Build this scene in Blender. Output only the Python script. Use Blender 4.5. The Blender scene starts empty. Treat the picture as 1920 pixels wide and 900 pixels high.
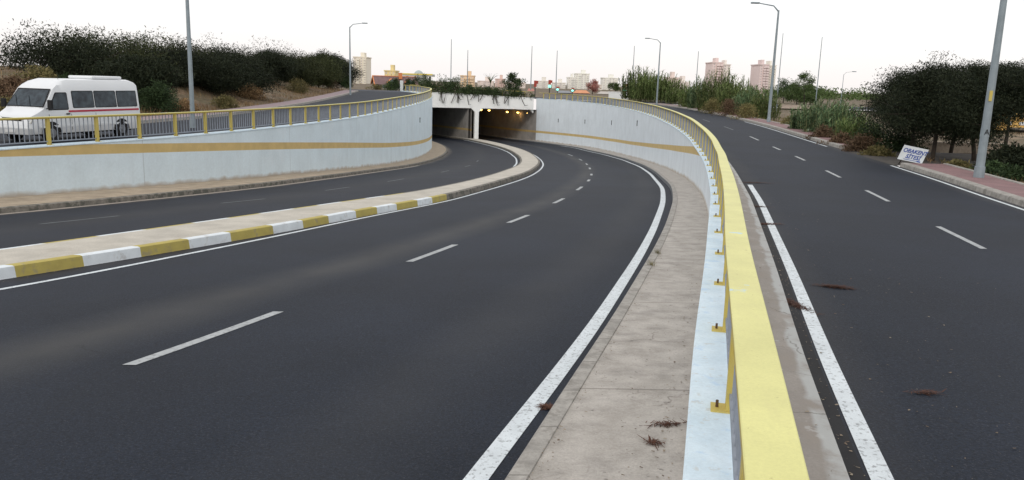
import bpy, math, random
import numpy as np
from mathutils import Vector, Matrix
R = math.radians
random.seed(7); RNG = np.random.RandomState(11)

# ------------------------------------------------------------------ camera
scene = bpy.context.scene
C = scene.collection
F_PX = 1500.0
PITCH = math.atan(295/1500.0); ROLL = 0.03
CAM = Vector((0, 0, 3.0))                       # 2.9 m above the roads
fwd = Vector((0, math.cos(PITCH), -math.sin(PITCH)))
upv = Vector((0, math.sin(PITCH), math.cos(PITCH)))
rgt = Vector((1, 0, 0))
cx = rgt*math.cos(ROLL) + upv*math.sin(ROLL)
cy = -rgt*math.sin(ROLL) + upv*math.cos(ROLL)
cd = bpy.data.cameras.new('camera'); cam = bpy.data.objects.new('camera', cd); C.objects.link(cam)
cd.sensor_width = 36; cd.lens = F_PX/1920*36; cd.clip_end = 6000; cd.clip_start = 0.05
m = Matrix((cx, cy, -fwd)).transposed().to_4x4(); m.translation = CAM
cam.matrix_world = m
scene.camera = cam

# ------------------------------------------------------------------ sky, sun, exposure
w = bpy.data.worlds.new('World'); scene.world = w; w.use_nodes = True
nt = w.node_tree; nt.nodes.clear()
out = nt.nodes.new('ShaderNodeOutputWorld')
sky = nt.nodes.new('ShaderNodeTexSky'); sky.sky_type = 'NISHITA'; sky.sun_disc = False
SUN_EL, SUN_AZ = R(32), R(200)                  # azimuth the light comes FROM, clockwise from +Y
sky.sun_elevation = SUN_EL; sky.sun_rotation = SUN_AZ
b1 = nt.nodes.new('ShaderNodeBackground'); b1.inputs[1].default_value = 0.10
nt.links.new(sky.outputs[0], b1.inputs[0])
tc = nt.nodes.new('ShaderNodeTexCoord')
mp = nt.nodes.new('ShaderNodeMapping'); mp.inputs['Scale'].default_value = (1.2, 1.2, 5)
nz = nt.nodes.new('ShaderNodeTexNoise'); nz.inputs['Scale'].default_value = 1.6; nz.inputs['Detail'].default_value = 5
rp = nt.nodes.new('ShaderNodeValToRGB')
rp.color_ramp.elements[0].position = .3; rp.color_ramp.elements[0].color = (1.0, .985, .985, 1)
rp.color_ramp.elements[1].position = .7; rp.color_ramp.elements[1].color = (1.0, 1.0, 1.0, 1)
b2 = nt.nodes.new('ShaderNodeBackground'); b2.inputs[1].default_value = 1.08
nt.links.new(tc.outputs['Generated'], mp.inputs[0]); nt.links.new(mp.outputs[0], nz.inputs[0])
nt.links.new(nz.outputs[0], rp.inputs[0]); sxyz = nt.nodes.new('ShaderNodeSeparateXYZ'); nt.links.new(tc.outputs['Generated'], sxyz.inputs[0])
grd = nt.nodes.new('ShaderNodeValToRGB'); grd.color_ramp.elements[0].position = 0.0; grd.color_ramp.elements[0].color = (.91, .87, .86, 1)
grd.color_ramp.elements[1].position = .10; grd.color_ramp.elements[1].color = (1.0, 1.0, 1.0, 1)
nt.links.new(sxyz.outputs[2], grd.inputs[0]); mlt = nt.nodes.new('ShaderNodeMix'); mlt.data_type = 'RGBA'; mlt.blend_type = 'MULTIPLY'; mlt.inputs[0].default_value = 1
nt.links.new(rp.outputs[0], mlt.inputs[6]); nt.links.new(grd.outputs[0], mlt.inputs[7]); nt.links.new(mlt.outputs[2], b2.inputs[0])
mx = nt.nodes.new('ShaderNodeMixShader'); mx.inputs[0].default_value = .9   # overcast: cloud veil over the sky
nt.links.new(b1.outputs[0], mx.inputs[1]); nt.links.new(b2.outputs[0], mx.inputs[2]); nt.links.new(mx.outputs[0], out.inputs[0])
sd = bpy.data.lights.new('sun', 'SUN'); sd.energy = 0.9; sd.angle = R(12); sd.color = (1, .94, .86)
so = bpy.data.objects.new('sun', sd); C.objects.link(so)
sdir = Vector((math.sin(SUN_AZ)*math.cos(SUN_EL), math.cos(SUN_AZ)*math.cos(SUN_EL), math.sin(SUN_EL)))
so.rotation_euler = (-sdir).to_track_quat('-Z', 'Y').to_euler(); so.location = (0, -20, 60)
vs = scene.view_settings; vs.view_transform = 'Standard'; vs.look = 'None'; vs.exposure = 0.08; vs.gamma = 1
scene.render.resolution_x = 1024; scene.render.resolution_y = 480

# ------------------------------------------------------------------ helpers
def at(px, py, Y):
    """world point seen at photo pixel px,py at distance Y (metres along +Y)"""
    d = cx*(px-960) + cy*(450-py) + fwd*F_PX
    return CAM + d*(Y/d.y)

def tag(o, label=None, cat=None, group=None, kind=None):
    if label: o['label'] = label
    if cat: o['category'] = cat
    if group: o['group'] = group
    if kind: o['kind'] = kind
    return o

def empty(name, loc, rz=0.0):
    o = bpy.data.objects.new(name, None); C.objects.link(o)
    o.location = loc; o.rotation_euler = (0, 0, rz); o.empty_display_size = .3
    return o

class MB:
    """collects shapes, build() links them as ONE mesh object"""
    def __init__(s): s.v = []; s.f = []; s.m = []; s.uv = []
    def face(s, pts, mi=0, uv=None):
        n = len(s.v); s.v += [tuple(p) for p in pts]; s.f.append(tuple(range(n, n+len(pts)))); s.m.append(mi)
        s.uv.append(uv if uv else [(0, 0)]*len(pts))
    def grid(s, rows, mi=0, uvrows=None, mats=None):
        """rows: list of equal-length point lists; mats(i,j) picks the material"""
        n0 = len(s.v); nr = len(rows); nc = len(rows[0])
        for r in rows: s.v += [tuple(p) for p in r]
        for i in range(nr-1):
            for j in range(nc-1):
                a = n0+i*nc+j
                s.f.append((a, a+1, a+nc+1, a+nc)); s.m.append(mats(i, j) if mats else mi)
                s.uv.append([uvrows[i][j], uvrows[i][j+1], uvrows[i+1][j+1], uvrows[i+1][j]] if uvrows else [(0, 0)]*4)
    def box(s, c, d, rot=0.0, mi=0, M=None):
        x, y, z = d[0]/2, d[1]/2, d[2]/2
        P = [(-x,-y,-z),(x,-y,-z),(x,y,-z),(-x,y,-z),(-x,-y,z),(x,-y,z),(x,y,z),(-x,y,z)]
        ca, sa = math.cos(rot), math.sin(rot)
        if M is None: P = [(p[0]*ca-p[1]*sa+c[0], p[0]*sa+p[1]*ca+c[1], p[2]+c[2]) for p in P]
        else: P = [tuple(M @ Vector((p[0]+c[0], p[1]+c[1], p[2]+c[2]))) for p in P]
        n = len(s.v); s.v += P
        for f in ((3,2,1,0),(4,5,6,7),(0,1,5,4),(1,2,6,5),(2,3,7,6),(3,0,4,7)):
            s.f.append(tuple(n+i for i in f)); s.m.append(mi); s.uv.append([(0, 0)]*4)
    def tube(s, pts, rad, n=8, mi=0, cap=True):
        pts = [Vector(p) for p in pts]; rings = []
        if not hasattr(rad, '__len__'): rad = [rad]*len(pts)
        for i, p in enumerate(pts):
            d = (pts[min(i+1, len(pts)-1)]-pts[max(i-1, 0)])
            if d.length < 1e-9: d = Vector((0, 0, 1))
            d.normalize(); a = Vector((0, 0, 1)) if abs(d.z) < .95 else Vector((1, 0, 0))
            u = d.cross(a).normalized(); v = d.cross(u)
            rings.append([p+(u*math.cos(2*math.pi*k/n)+v*math.sin(2*math.pi*k/n))*rad[i] for k in range(n)])
        n0 = len(s.v)
        for r in rings: s.v += [tuple(q) for q in r]
        for i in range(len(rings)-1):
            for k in range(n):
                a = n0+i*n+k; b = n0+i*n+(k+1) % n
                s.f.append((a, a+n, b+n, b)); s.m.append(mi); s.uv.append([(0, 0)]*4)
        if cap:
            s.f.append(tuple(n0+k for k in range(n))); s.m.append(mi); s.uv.append([(0, 0)]*n)
            k0 = n0+(len(rings)-1)*n
            s.f.append(tuple(k0+k for k in reversed(range(n)))); s.m.append(mi); s.uv.append([(0, 0)]*n)
    def build(s, name, mats, parent=None, smooth=False, loc=None, bevel=0.0):
        me = bpy.data.meshes.new(name); me.from_pydata(s.v, [], s.f)
        if not isinstance(mats, (list, tuple)): mats = [mats]
        for mm in mats: me.materials.append(mm)
        me.polygons.foreach_set('material_index', s.m)
        if smooth: me.polygons.foreach_set('use_smooth', [True]*len(s.f))
        ul = me.uv_layers.new(name='UVMap')
        flat = [c for f in s.uv for t in f for c in t]
        ul.data.foreach_set('uv', flat); me.update()
        o = bpy.data.objects.new(name, me); C.objects.link(o)
        if parent: o.parent = parent
        if loc is not None: o.location = loc
        if bevel:
            b = o.modifiers.new('b', 'BEVEL'); b.width = bevel; b.segments = 2; b.limit_method = 'ANGLE'
        return o

# ------------------------------------------------------------------ materials
def mat(name, col, rough=.8, metal=0.0, var=.0, vscale=3.0, col2=None, fine=0.0, fscale=80.0, bump=0.0, spec=.3, emit=None, estr=0):
    mm = bpy.data.materials.new(name); mm.use_nodes = True; n = mm.node_tree.nodes; l = mm.node_tree.links
    b = n['Principled BSDF']; b.inputs['Roughness'].default_value = rough; b.inputs['Metallic'].default_value = metal
    b.inputs['Specular IOR Level'].default_value = spec
    tcn = n.new('ShaderNodeTexCoord'); last = None
    base = n.new('ShaderNodeRGB'); base.outputs[0].default_value = (*col, 1); last = base.outputs[0]
    if var > 0:
        t = n.new('ShaderNodeTexNoise'); t.inputs['Scale'].default_value = vscale; t.inputs['Detail'].default_value = 6; t.inputs['Roughness'].default_value = .6
        l.new(tcn.outputs['Object'], t.inputs[0])
        r = n.new('ShaderNodeMapRange'); r.inputs[1].default_value = .35; r.inputs[2].default_value = .65; l.new(t.outputs[0], r.inputs[0])
        r.inputs[3].default_value = 0; r.inputs[4].default_value = 1
        mix = n.new('ShaderNodeMix'); mix.data_type = 'RGBA'; l.new(r.outputs[0], mix.inputs[0])
        c2 = col2 if col2 else tuple(c*(1-var) for c in col)
        l.new(last, mix.inputs[6]); mix.inputs[7].default_value = (*c2, 1); last = mix.outputs[2]
    if fine > 0:
        t = n.new('ShaderNodeTexNoise'); t.inputs['Scale'].default_value = fscale; t.inputs['Detail'].default_value = 3; t.inputs['Roughness'].default_value = .8
        l.new(tcn.outputs['Object'], t.inputs[0])
        r = n.new('ShaderNodeMapRange'); r.inputs[1].default_value = .3; r.inputs[2].default_value = .7
        r.inputs[3].default_value = 1-fine; r.inputs[4].default_value = 1+fine; l.new(t.outputs[0], r.inputs[0])
        hs = n.new('ShaderNodeVectorMath'); hs.operation = 'SCALE'; l.new(last, hs.inputs[0]); l.new(r.outputs[0], hs.inputs['Scale']); last = hs.outputs[0]
        if bump:
            bp = n.new('ShaderNodeBump'); bp.inputs['Strength'].default_value = bump; bp.inputs['Distance'].default_value = .02
            l.new(t.outputs[0], bp.inputs['Height']); l.new(bp.outputs[0], b.inputs['Normal'])
    l.new(last, b.inputs['Base Color'])
    if emit: b.inputs['Emission Color'].default_value = (*emit, 1); b.inputs['Emission Strength'].default_value = estr
    mm['last'] = 1
    return mm

def nd(mm, t, **kw):
    n = mm.node_tree.nodes.new(t)
    for k, v in kw.items(): setattr(n, k, v)
    return n
def base_link(mm):
    b = mm.node_tree.nodes['Principled BSDF']; return b, b.inputs['Base Color'].links[0].from_socket
def overlay(mm, fac_socket, col):
    """mix a further colour over the base where fac is 1"""
    b, s = base_link(mm); l = mm.node_tree.links
    mix = nd(mm, 'ShaderNodeMix', data_type='RGBA'); l.new(fac_socket, mix.inputs[0]); l.new(s, mix.inputs[6])
    mix.inputs[7].default_value = (*col, 1); l.new(mix.outputs[2], b.inputs['Base Color'])
def band(mm, comp, lo, hi, soft, coord='UV', wob=0.0, wscale=.5):
    """1 between lo and hi of a UV component, soft edges, wobbled by noise"""
    l = mm.node_tree.links; t = nd(mm, 'ShaderNodeTexCoord'); sx = nd(mm, 'ShaderNodeSeparateXYZ'); l.new(t.outputs[coord], sx.inputs[0])
    v = sx.outputs[comp]
    if wob:
        no = nd(mm, 'ShaderNodeTexNoise'); no.inputs['Scale'].default_value = wscale; no.inputs['Detail'].default_value = 5; l.new(t.outputs['Object'], no.inputs[0])
        a = nd(mm, 'ShaderNodeMath', operation='MULTIPLY_ADD'); l.new(no.outputs[0], a.inputs[0]); a.inputs[1].default_value = wob; 
        l.new(v, a.inputs[2]); b_ = nd(mm, 'ShaderNodeMath', operation='SUBTRACT'); l.new(a.outputs[0], b_.inputs[0]); b_.inputs[1].default_value = wob*.5; v = b_.outputs[0]
    r1 = nd(mm, 'ShaderNodeMapRange'); r1.inputs[1].default_value = lo-soft; r1.inputs[2].default_value = lo+soft; l.new(v, r1.inputs[0])
    r2 = nd(mm, 'ShaderNodeMapRange'); r2.inputs[1].default_value = hi-soft; r2.inputs[2].default_value = hi+soft; r2.inputs[3].default_value = 1; r2.inputs[4].default_value = 0; l.new(v, r2.inputs[0])
    mu = nd(mm, 'ShaderNodeMath', operation='MULTIPLY'); l.new(r1.outputs[0], mu.inputs[0]); l.new(r2.outputs[0], mu.inputs[1])
    return mu.outputs[0]
def times(mm, s, k):
    a = nd(mm, 'ShaderNodeMath', operation='MULTIPLY'); mm.node_tree.links.new(s, a.inputs[0])
    if hasattr(k, 'links'): mm.node_tree.links.new(k, a.inputs[1])
    else: a.inputs[1].default_value = k
    return a.outputs[0]
def thresh_noise(mm, scale, lo, hi, detail=6, stretch=(1, 1, 1), coord='Object'):
    l = mm.node_tree.links; t = nd(mm, 'ShaderNodeTexCoord'); mp_ = nd(mm, 'ShaderNodeMapping'); mp_.inputs['Scale'].default_value = stretch
    l.new(t.outputs[coord], mp_.inputs[0]); no = nd(mm, 'ShaderNodeTexNoise'); no.inputs['Scale'].default_value = scale; no.inputs['Detail'].default_value = detail; no.inputs['Roughness'].default_value = .65
    l.new(mp_.outputs[0], no.inputs[0]); r = nd(mm, 'ShaderNodeMapRange'); r.inputs[1].default_value = lo; r.inputs[2].default_value = hi; l.new(no.outputs[0], r.inputs[0]); return r.outputs[0]
def cracks(mm, scale, width, warp=.25):
    l = mm.node_tree.links; t = nd(mm, 'ShaderNodeTexCoord'); no = nd(mm, 'ShaderNodeTexNoise'); no.inputs['Scale'].default_value = 2.5; no.inputs['Detail'].default_value = 6
    l.new(t.outputs['Object'], no.inputs[0]); vm = nd(mm, 'ShaderNodeVectorMath', operation='MULTIPLY_ADD'); l.new(no.outputs['Color'], vm.inputs[0]); vm.inputs[1].default_value = (warp,)*3; l.new(t.outputs['Object'], vm.inputs[2])
    vo = nd(mm, 'ShaderNodeTexVoronoi', feature='DISTANCE_TO_EDGE'); vo.inputs['Scale'].default_value = scale; l.new(vm.outputs[0], vo.inputs[0])
    r = nd(mm, 'ShaderNodeMapRange'); r.inputs[1].default_value = 0; r.inputs[2].default_value = width; r.inputs[3].default_value = 1; r.inputs[4].default_value = 0; l.new(vo.outputs[0], r.inputs[0]); return r.outputs[0]

def asphalt(name, col, bands=()):
    mm = mat(name, col, rough=.7, var=.32, vscale=.3, fine=.6, fscale=34, bump=.15, spec=.17)
    for lo, hi, soft, k, c in bands:
        f = band(mm, 0, lo, hi, soft, wob=.05, wscale=.2)
        overlay(mm, times(mm, times(mm, f, thresh_noise(mm, .35, .1, .62, detail=3)), k), c)
    overlay(mm, times(mm, thresh_noise(mm, 55, .58, .68, detail=2), .4), (.075, .075, .088))
    overlay(mm, times(mm, times(mm, cracks(mm, .16, .0035, .9), thresh_noise(mm, .25, .5, .58)), .6), (.008, .009, .011))
    overlay(mm, times(mm, thresh_noise(mm, 1.6, .55, .75, stretch=(1, .25, 1)), .25), (.018, .02, .024))
    return mm
A_RIGHT = asphalt('asphalt_underpass', (.0125, .0175, .029), [(.405, .49, .05, .65, (.070, .069, .066)), (.84, .9, .05, .4, (.055, .056, .058)), (-.1, .045, .02, .4, (.08, .072, .066))])
A_LEFT = asphalt('asphalt_far_carriageway', (.0145, .0185, .029), [(.4, .55, .1, .35, (.055, .055, .054)), (-.1, .05, .03, .6, (.2, .17, .14))])
A_SLIP = asphalt('asphalt_slip_road', (.012, .017, .0285), [(.0, .06, .04, .3, (.07, .065, .06)), (.94, 1.1, .04, .5, (.10, .095, .09))])
A_CROSS = asphalt('asphalt_crossing', (.05, .058, .075))
CONC = mat('sidewalk_concrete', (.45, .42, .385), var=.3, vscale=3.0, fine=.16, fscale=45, bump=.2, col2=(.33, .305, .275))
overlay(CONC, times(CONC, thresh_noise(CONC, 2.2, .5, .7, stretch=(.8, 1.5, 1)), .55), (.21, .195, .18))
overlay(CONC, times(CONC, thresh_noise(CONC, 16.0, .62, .68), .7), (.13, .115, .105))
overlay(CONC, times(CONC, times(CONC, cracks(CONC, .55, .008, .6), thresh_noise(CONC, .6, .5, .58)), .6), (.10, .08, .07))
def slab_joints(mm, step, wd_, k, col):
    l = mm.node_tree.links; t = nd(mm, 'ShaderNodeTexCoord'); sx = nd(mm, 'ShaderNodeSeparateXYZ'); l.new(t.outputs['UV'], sx.inputs[0])
    md = nd(mm, 'ShaderNodeMath', operation='PINGPONG'); l.new(sx.outputs[1], md.inputs[0]); md.inputs[1].default_value = step/2
    r = nd(mm, 'ShaderNodeMapRange'); r.inputs[1].default_value = wd_*.4; r.inputs[2].default_value = wd_; r.inputs[3].default_value = 1; r.inputs[4].default_value = 0; l.new(md.outputs[0], r.inputs[0])
    overlay(mm, times(mm, r.outputs[0], k), col)
slab_joints(CONC, 4.1, .022, .6, (.14, .125, .11))
STRIP = mat('strip_concrete', (.29, .265, .24), var=.25, vscale=2.2, fine=.12, fscale=50, bump=.2)
overlay(STRIP, times(STRIP, thresh_noise(STRIP, 2.2, .52, .62), .6), (.27, .24, .21))
overlay(STRIP, times(STRIP, thresh_noise(STRIP, 3.5, .62, .66), .5), (.42, .42, .41))
overlay(STRIP, times(STRIP, times(STRIP, band(STRIP, 0, .78, 1.2, .04, wob=.35, wscale=2.0), thresh_noise(STRIP, 1.5, .35, .5)), .7), (.42, .44, .44))
overlay(STRIP, times(STRIP, times(STRIP, cracks(STRIP, 1.1, .012, .4), thresh_noise(STRIP, .8, .48, .54)), .7), (.1, .085, .07))
MEDC = mat('median_concrete', (.52, .485, .42), var=.22, vscale=1.2, fine=.12, fscale=30)
overlay(MEDC, times(MEDC, thresh_noise(MEDC, 1.5, .55, .75), .4), (.33, .29, .24))
slab_joints(MEDC, 3.0, .02, .35, (.25, .22, .19))
KERBC = mat('kerb_stone', (.38, .36, .33), var=.35, vscale=4, fine=.15, fscale=30, bump=.2)
overlay(KERBC, times(KERBC, thresh_noise(KERBC, 5, .52, .6), .6), (.2, .185, .165))
slab_joints(KERBC, 1.0, .018, .6, (.12, .11, .1))
KERBD = mat('mossy_kerb', (.23, .21, .18), var=.4, vscale=5, fine=.2, fscale=30)
overlay(KERBD, times(KERBD, thresh_noise(KERBD, 2.5, .5, .56, stretch=(1, 1, 1)), .8), (.09, .09, .075))
KW = mat('kerb_white_paint', (.72, .77, .80), var=.12, vscale=3, fine=.05)
overlay(KW, times(KW, thresh_noise(KW, 3.5, .56, .66), .5), (.42, .40, .37))
KY = mat('kerb_yellow_paint', (.46, .38, .11), var=.35, vscale=4, fine=.08, col2=(.40, .33, .10))
overlay(KY, times(KY, thresh_noise(KY, 3.5, .54, .64), .6), (.27, .24, .18))
LINE = mat('road_line_paint', (.66, .71, .74), var=.15, vscale=2.5, fine=.1)
overlay(LINE, times(LINE, thresh_noise(LINE, 22, .55, .62), .65), (.16, .165, .17))
DASH = mat('dash_paint', (.42, .44, .45), var=.2, vscale=2.5, fine=.12)
overlay(DASH, times(DASH, thresh_noise(DASH, 14, .52, .64), .6), (.14, .145, .15))
FADED = mat('faded_paint', (.17, .18, .19), var=.3, vscale=2.5, fine=.12)
def wallpaint(name, col, dirt=.35):
    mm = mat(name, col, rough=.7, var=.09, vscale=.7, fine=.05, fscale=9)
    # vertical casting joints and a dusty, splashed foot
    l = mm.node_tree.links
    t = nd(mm, 'ShaderNodeTexCoord'); sx = nd(mm, 'ShaderNodeSeparateXYZ'); l.new(t.outputs['UV'], sx.inputs[0])
    md = nd(mm, 'ShaderNodeMath', operation='PINGPONG'); l.new(sx.outputs[0], md.inputs[0]); md.inputs[1].default_value = 6.2
    r = nd(mm, 'ShaderNodeMapRange'); r.inputs[1].default_value = .012; r.inputs[2].default_value = .03; r.inputs[3].default_value = 1; r.inputs[4].default_value = 0; l.new(md.outputs[0], r.inputs[0])
    overlay(mm, times(mm, r.outputs[0], .45), (.3, .32, .33))
    st = thresh_noise(mm, 1.0, .5, .75, stretch=(1.2, 1.2, .12))
    overlay(mm, times(mm, st, .2), (.46, .49, .50))
    st2 = thresh_noise(mm, 2.0, .62, .72, stretch=(1.5, 1.5, .06)); overlay(mm, times(mm, st2, .22), (.36, .36, .34))
    st3 = thresh_noise(mm, .28, .56, .58); overlay(mm, times(mm, st3, .22), (.72, .78, .82))
    f = band(mm, 1, -1, .14, .09, wob=.35, wscale=1.5)
    overlay(mm, times(mm, f, .85), (.40, .33, .25))
    return mm
WALLP = wallpaint('wall_paint_pale_blue', (.68, .785, .84))
WALLR = wallpaint('wall_paint_white_blue', (.74, .80, .845))
STRIPE = mat('ochre_stripe_paint', (.62, .46, .20), var=.15, vscale=1.5, fine=.06, fscale=12)
COPING = mat('coping_paint', (.66, .77, .84), var=.14, vscale=2.5, fine=.07, fscale=30, col2=(.56, .68, .76))
overlay(COPING, times(COPING, thresh_noise(COPING, 4, .58, .66), .5), (.40, .58, .78))
overlay(COPING, times(COPING, thresh_noise(COPING, 9, .60, .66), .5), (.50, .50, .47))
PORTAL = mat('portal_white_paint', (.88, .88, .86), var=.06, vscale=.8, fine=.03)
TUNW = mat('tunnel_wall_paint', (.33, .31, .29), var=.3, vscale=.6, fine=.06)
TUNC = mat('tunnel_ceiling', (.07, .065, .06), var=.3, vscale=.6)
YCAP = mat('yellow_cap_paint', (.68, .655, .27), rough=.5, var=.12, vscale=2.2, fine=.06, fscale=60)
overlay(YCAP, times(YCAP, thresh_noise(YCAP, 1.6, .66, .675), .8), (.45, .62, .72))
overlay(YCAP, times(YCAP, thresh_noise(YCAP, 26, .66, .70), .6), (.30, .24, .10))
overlay(YCAP, times(YCAP, thresh_noise(YCAP, 4, .52, .7, stretch=(1, .3, 1)), .3), (.55, .50, .24))
YPOST = mat('yellow_post_paint', (.56, .44, .10), rough=.6, var=.2, vscale=6, fine=.06, col2=(.52, .43, .14))
BAR = mat('grey_baluster_paint', (.29, .32, .37), rough=.6, var=.2, vscale=5)
RUST = mat('rusty_bolt', (.12, .07, .04), rough=.9, var=.4, vscale=40)
RED = mat('red_paver', (.235, .13, .135), var=.25, vscale=1.5, fine=.15, fscale=25)
br = nd(RED, 'ShaderNodeTexBrick'); br.inputs['Scale'].default_value = 5; br.inputs['Color1'].default_value = (0, 0, 0, 1); br.inputs['Color2'].default_value = (.25,)*3+(1,); br.inputs['Mortar'].default_value = (1, 1, 1, 1); br.inputs['Mortar Size'].default_value = .02
_t = nd(RED, 'ShaderNodeTexCoord'); RED.node_tree.links.new(_t.outputs['Object'], br.inputs[0]); overlay(RED, times(RED, br.outputs[0], .5), (.26, .22, .2))
EARTH = mat('dry_earth', (.15, .10, .065), var=.6, vscale=.5, fine=.3, fscale=4, bump=.5, col2=(.10, .085, .045))
overlay(EARTH, times(EARTH, thresh_noise(EARTH, .35, .56, .66), .7), (.34, .25, .17))
overlay(EARTH, times(EARTH, thresh_noise(EARTH, 1.3, .54, .62), .6), (.05, .045, .025))
STEEL = mat('galvanised_steel', (.28, .33, .36), rough=.55, metal=.25, var=.18, vscale=3, fine=.05)
DARKM = mat('dark_metal', (.03, .03, .032), rough=.6)
BARK = mat('bark', (.055, .042, .032), var=.5, vscale=8, fine=.2, fscale=30)

def leafmat(name, c1, c2, rough=.75):
    mm = mat(name, c1, rough=rough, spec=.15)
    l = mm.node_tree.links
    g = nd(mm, 'ShaderNodeNewGeometry'); oi = nd(mm, 'ShaderNodeObjectInfo')
    mix = nd(mm, 'ShaderNodeMix', data_type='RGBA'); l.new(g.outputs['Random Per Island'], mix.inputs[0])
    mix.inputs[6].default_value = (*c1, 1); mix.inputs[7].default_value = (*c2, 1)
    hs = nd(mm, 'ShaderNodeHueSaturation'); l.new(mix.outputs[2], hs.inputs['Color'])
    mr = nd(mm, 'ShaderNodeMapRange'); mr.inputs[3].default_value = .75; mr.inputs[4].default_value = 1.25; l.new(oi.outputs['Random'], mr.inputs[0]); l.new(mr.outputs[0], hs.inputs['Value'])
    l.new(hs.outputs[0], mm.node_tree.nodes['Principled BSDF'].inputs['Base Color'])
    return mm
L_PINE = leafmat('pine_needles', (.010, .016, .009), (.028, .034, .017))
L_PINE2 = leafmat('pine_needles_olive', (.022, .030, .012), (.055, .062, .025))
L_REED = leafmat('reed_leaves', (.055, .095, .028), (.19, .245, .085))
L_REED2 = leafmat('reed_leaves_bluish', (.05, .095, .045), (.16, .235, .115))
L_BUSH = leafmat('bush_leaves', (.02, .038, .016), (.05, .08, .03))
L_DRY = leafmat('dry_grass', (.16, .09, .045), (.36, .25, .13))
L_DRYG = leafmat('dry_green_grass', (.08, .08, .03), (.22, .18, .08))
L_REDB = leafmat('reddish_scrub', (.085, .05, .032), (.17, .115, .07))
L_TREE = leafmat('far_tree_leaves', (.04, .07, .02), (.10, .14, .05))
L_VINE = leafmat('vine_leaves', (.025, .045, .018), (.07, .10, .04))
L_PINK = leafmat('bougainvillea', (.40, .10, .10), (.5, .28, .22))

# ------------------------------------------------------------------ survey of the place (plan curves x(y) and heights)
S = 1.2
def curve(pts, sm=2.2):
    ys = np.array([p[1] for p in pts], float); xs = np.array([p[0] for p in pts], float)
    # linear extrapolation at both ends
    ys = np.concatenate([[ys[0]-80], ys, [ys[-1]+60]]); a = (xs[1]-xs[0])/(ys[2]-ys[1]); b = (xs[-1]-xs[-2])/(ys[-2]-ys[-3])
    xs = np.concatenate([[xs[0]-a*80], xs, [xs[-1]+b*60]])
    g = np.arange(-60, 200, .25); v = np.interp(g, ys, xs)
    out = np.empty_like(v)
    for i, y in enumerate(g):
        s_ = sm*(.35+min(max(y, 0), 60)/40.0); k = np.exp(-.5*((g-y)/s_)**2)
        # local linear regression keeps slopes
        W = k.sum(); mx_ = (k*g).sum()/W; my = (k*v).sum()/W; vx = (k*(g-mx_)**2).sum(); cv = (k*(g-mx_)*(v-my)).sum()
        out[i] = my+cv/vx*(y-mx_)
    return lambda y: float(np.interp(y, g, out))
def tail(pts, y0=119.0):
    x0 = pts[-1][0]; yl = pts[-1][1]
    return pts+[(x0-6.2+ (0), yl+11.5), (x0-16, yl+26), (x0-31, yl+44)]
RIM_R = curve([(-2.1,-8),(0,0),(.92,3.7),(1.47,6),(2.38,9.5),(3.5,14),(4.33,17.3),(5.45,22.4),(6.28,26.6),(7.0,30.8),(8.35,39),(9.65,49.6),(10.9,63.4),(11.5,77),(11.4,90),(10.3,102),(8.3,110),(5.4,117),(2.9,122),(-4,134),(-13,148),(-29,166)], 1.6)
MED_R = curve(tail([(-12.9,0),(-7.6,11.2),(-6.75,12.9),(-5.9,14.8),(-4.6,18),(-3.95,20.2),(-2.8,23),(-2.1,25.2),(-1.0,30.4),(.1,38),(.85,43.8),(1.5,52.4),(2.05,62.2),(2.2,70),(1.95,83),(.95,94),(-1.8,108),(-5.1,119)]), 1.6)
MED_L = curve(tail([(-14.2,0),(-8.5,13),(-7.3,15.85),(-6.0,19.1),(-4.8,22.3),(-3.3,26),(-2.16,31.2),(-1.25,37.8),(-.4,47),(.15,54),(.5,64),(.45,76),(-.3,88.4),(-1.65,98.3),(-3.7,107),(-6.7,117.5)]), 1.6)
CURB_R = curve([(-1.25,0),(.06,4.8),(.48,6.36),(1.18,8.87),(2.5,13.9),(3.43,17.7),(4.9,24.3),(6.15,31.2),(8.1,45.5),(9.5,58.9),(10.35,75),(10.15,86),(8.1,106),(4.0,117),(1.7,122),(-5,134),(-14,148),(-30,166)], 1.6)
CURB_L = curve([(-22.4,0),(-13.4,20.6),(-12.5,22.7),(-11.5,25.5),(-10.6,28.2),(-9.7,31.7),(-8.75,39),(-8,48),(-7.5,57),(-7.1,68),(-7.0,80),(-7.4,90),(-8.5,98.6),(-10.5,107),(-13.2,116),(-20,128),(-30,142),(-46,160)], 1.6)
RIM_L = curve([(-23.6,0),(-14.8,23),(-14.1,24.9),(-13.0,27.8),(-12.4,29.3),(-11.65,32.7),(-10.9,36.3),(-10.3,40),(-9.75,45),(-9.3,50.7),(-8.95,60),(-8.72,70),(-8.78,78),(-9.2,88),(-9.9,96.7),(-11,103),(-13,110),(-16,117),(-22,127),(-32,141),(-48,159)], 1.6)
LINE_L = curve([(-12.0,0),(-7.05,10.67),(-6.54,11.7),(-6.2,12.8),(-5.55,14.6),(-5.0,16.14),(-3.85,19.82),(-1.95,25.12),(-.6,31.8),(.3,37.5),(1.05,43.8),(1.75,52.4),(2.3,62.5),(2.45,72),(2.2,83),(1.2,94),(-1.5,108),(-4.8,119)], 1.6)
LINE_R = curve([(-1.45,0),(-.2,4.8),(.27,6.36),(.98,8.87),(2.27,13.9),(3.17,17.7),(4.6,24.3),(5.85,31.2),(7.8,45.5),(9.2,58.9),(10.05,75),(9.85,86),(7.8,106),(3.7,117)], 1.6)
UCURB = curve([(6.9,0),(11.2,17.2),(12.05,20.8),(12.65,24),(13.1,27.2),(13.6,30),(14.0,33.5),(14.4,36.4),(15.5,44),(17,54.4),(17.8,61.6),(19,73),(19.7,86),(19.8,98),(19.2,106),(17.5,116),(16,124)], 1.6)
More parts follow.
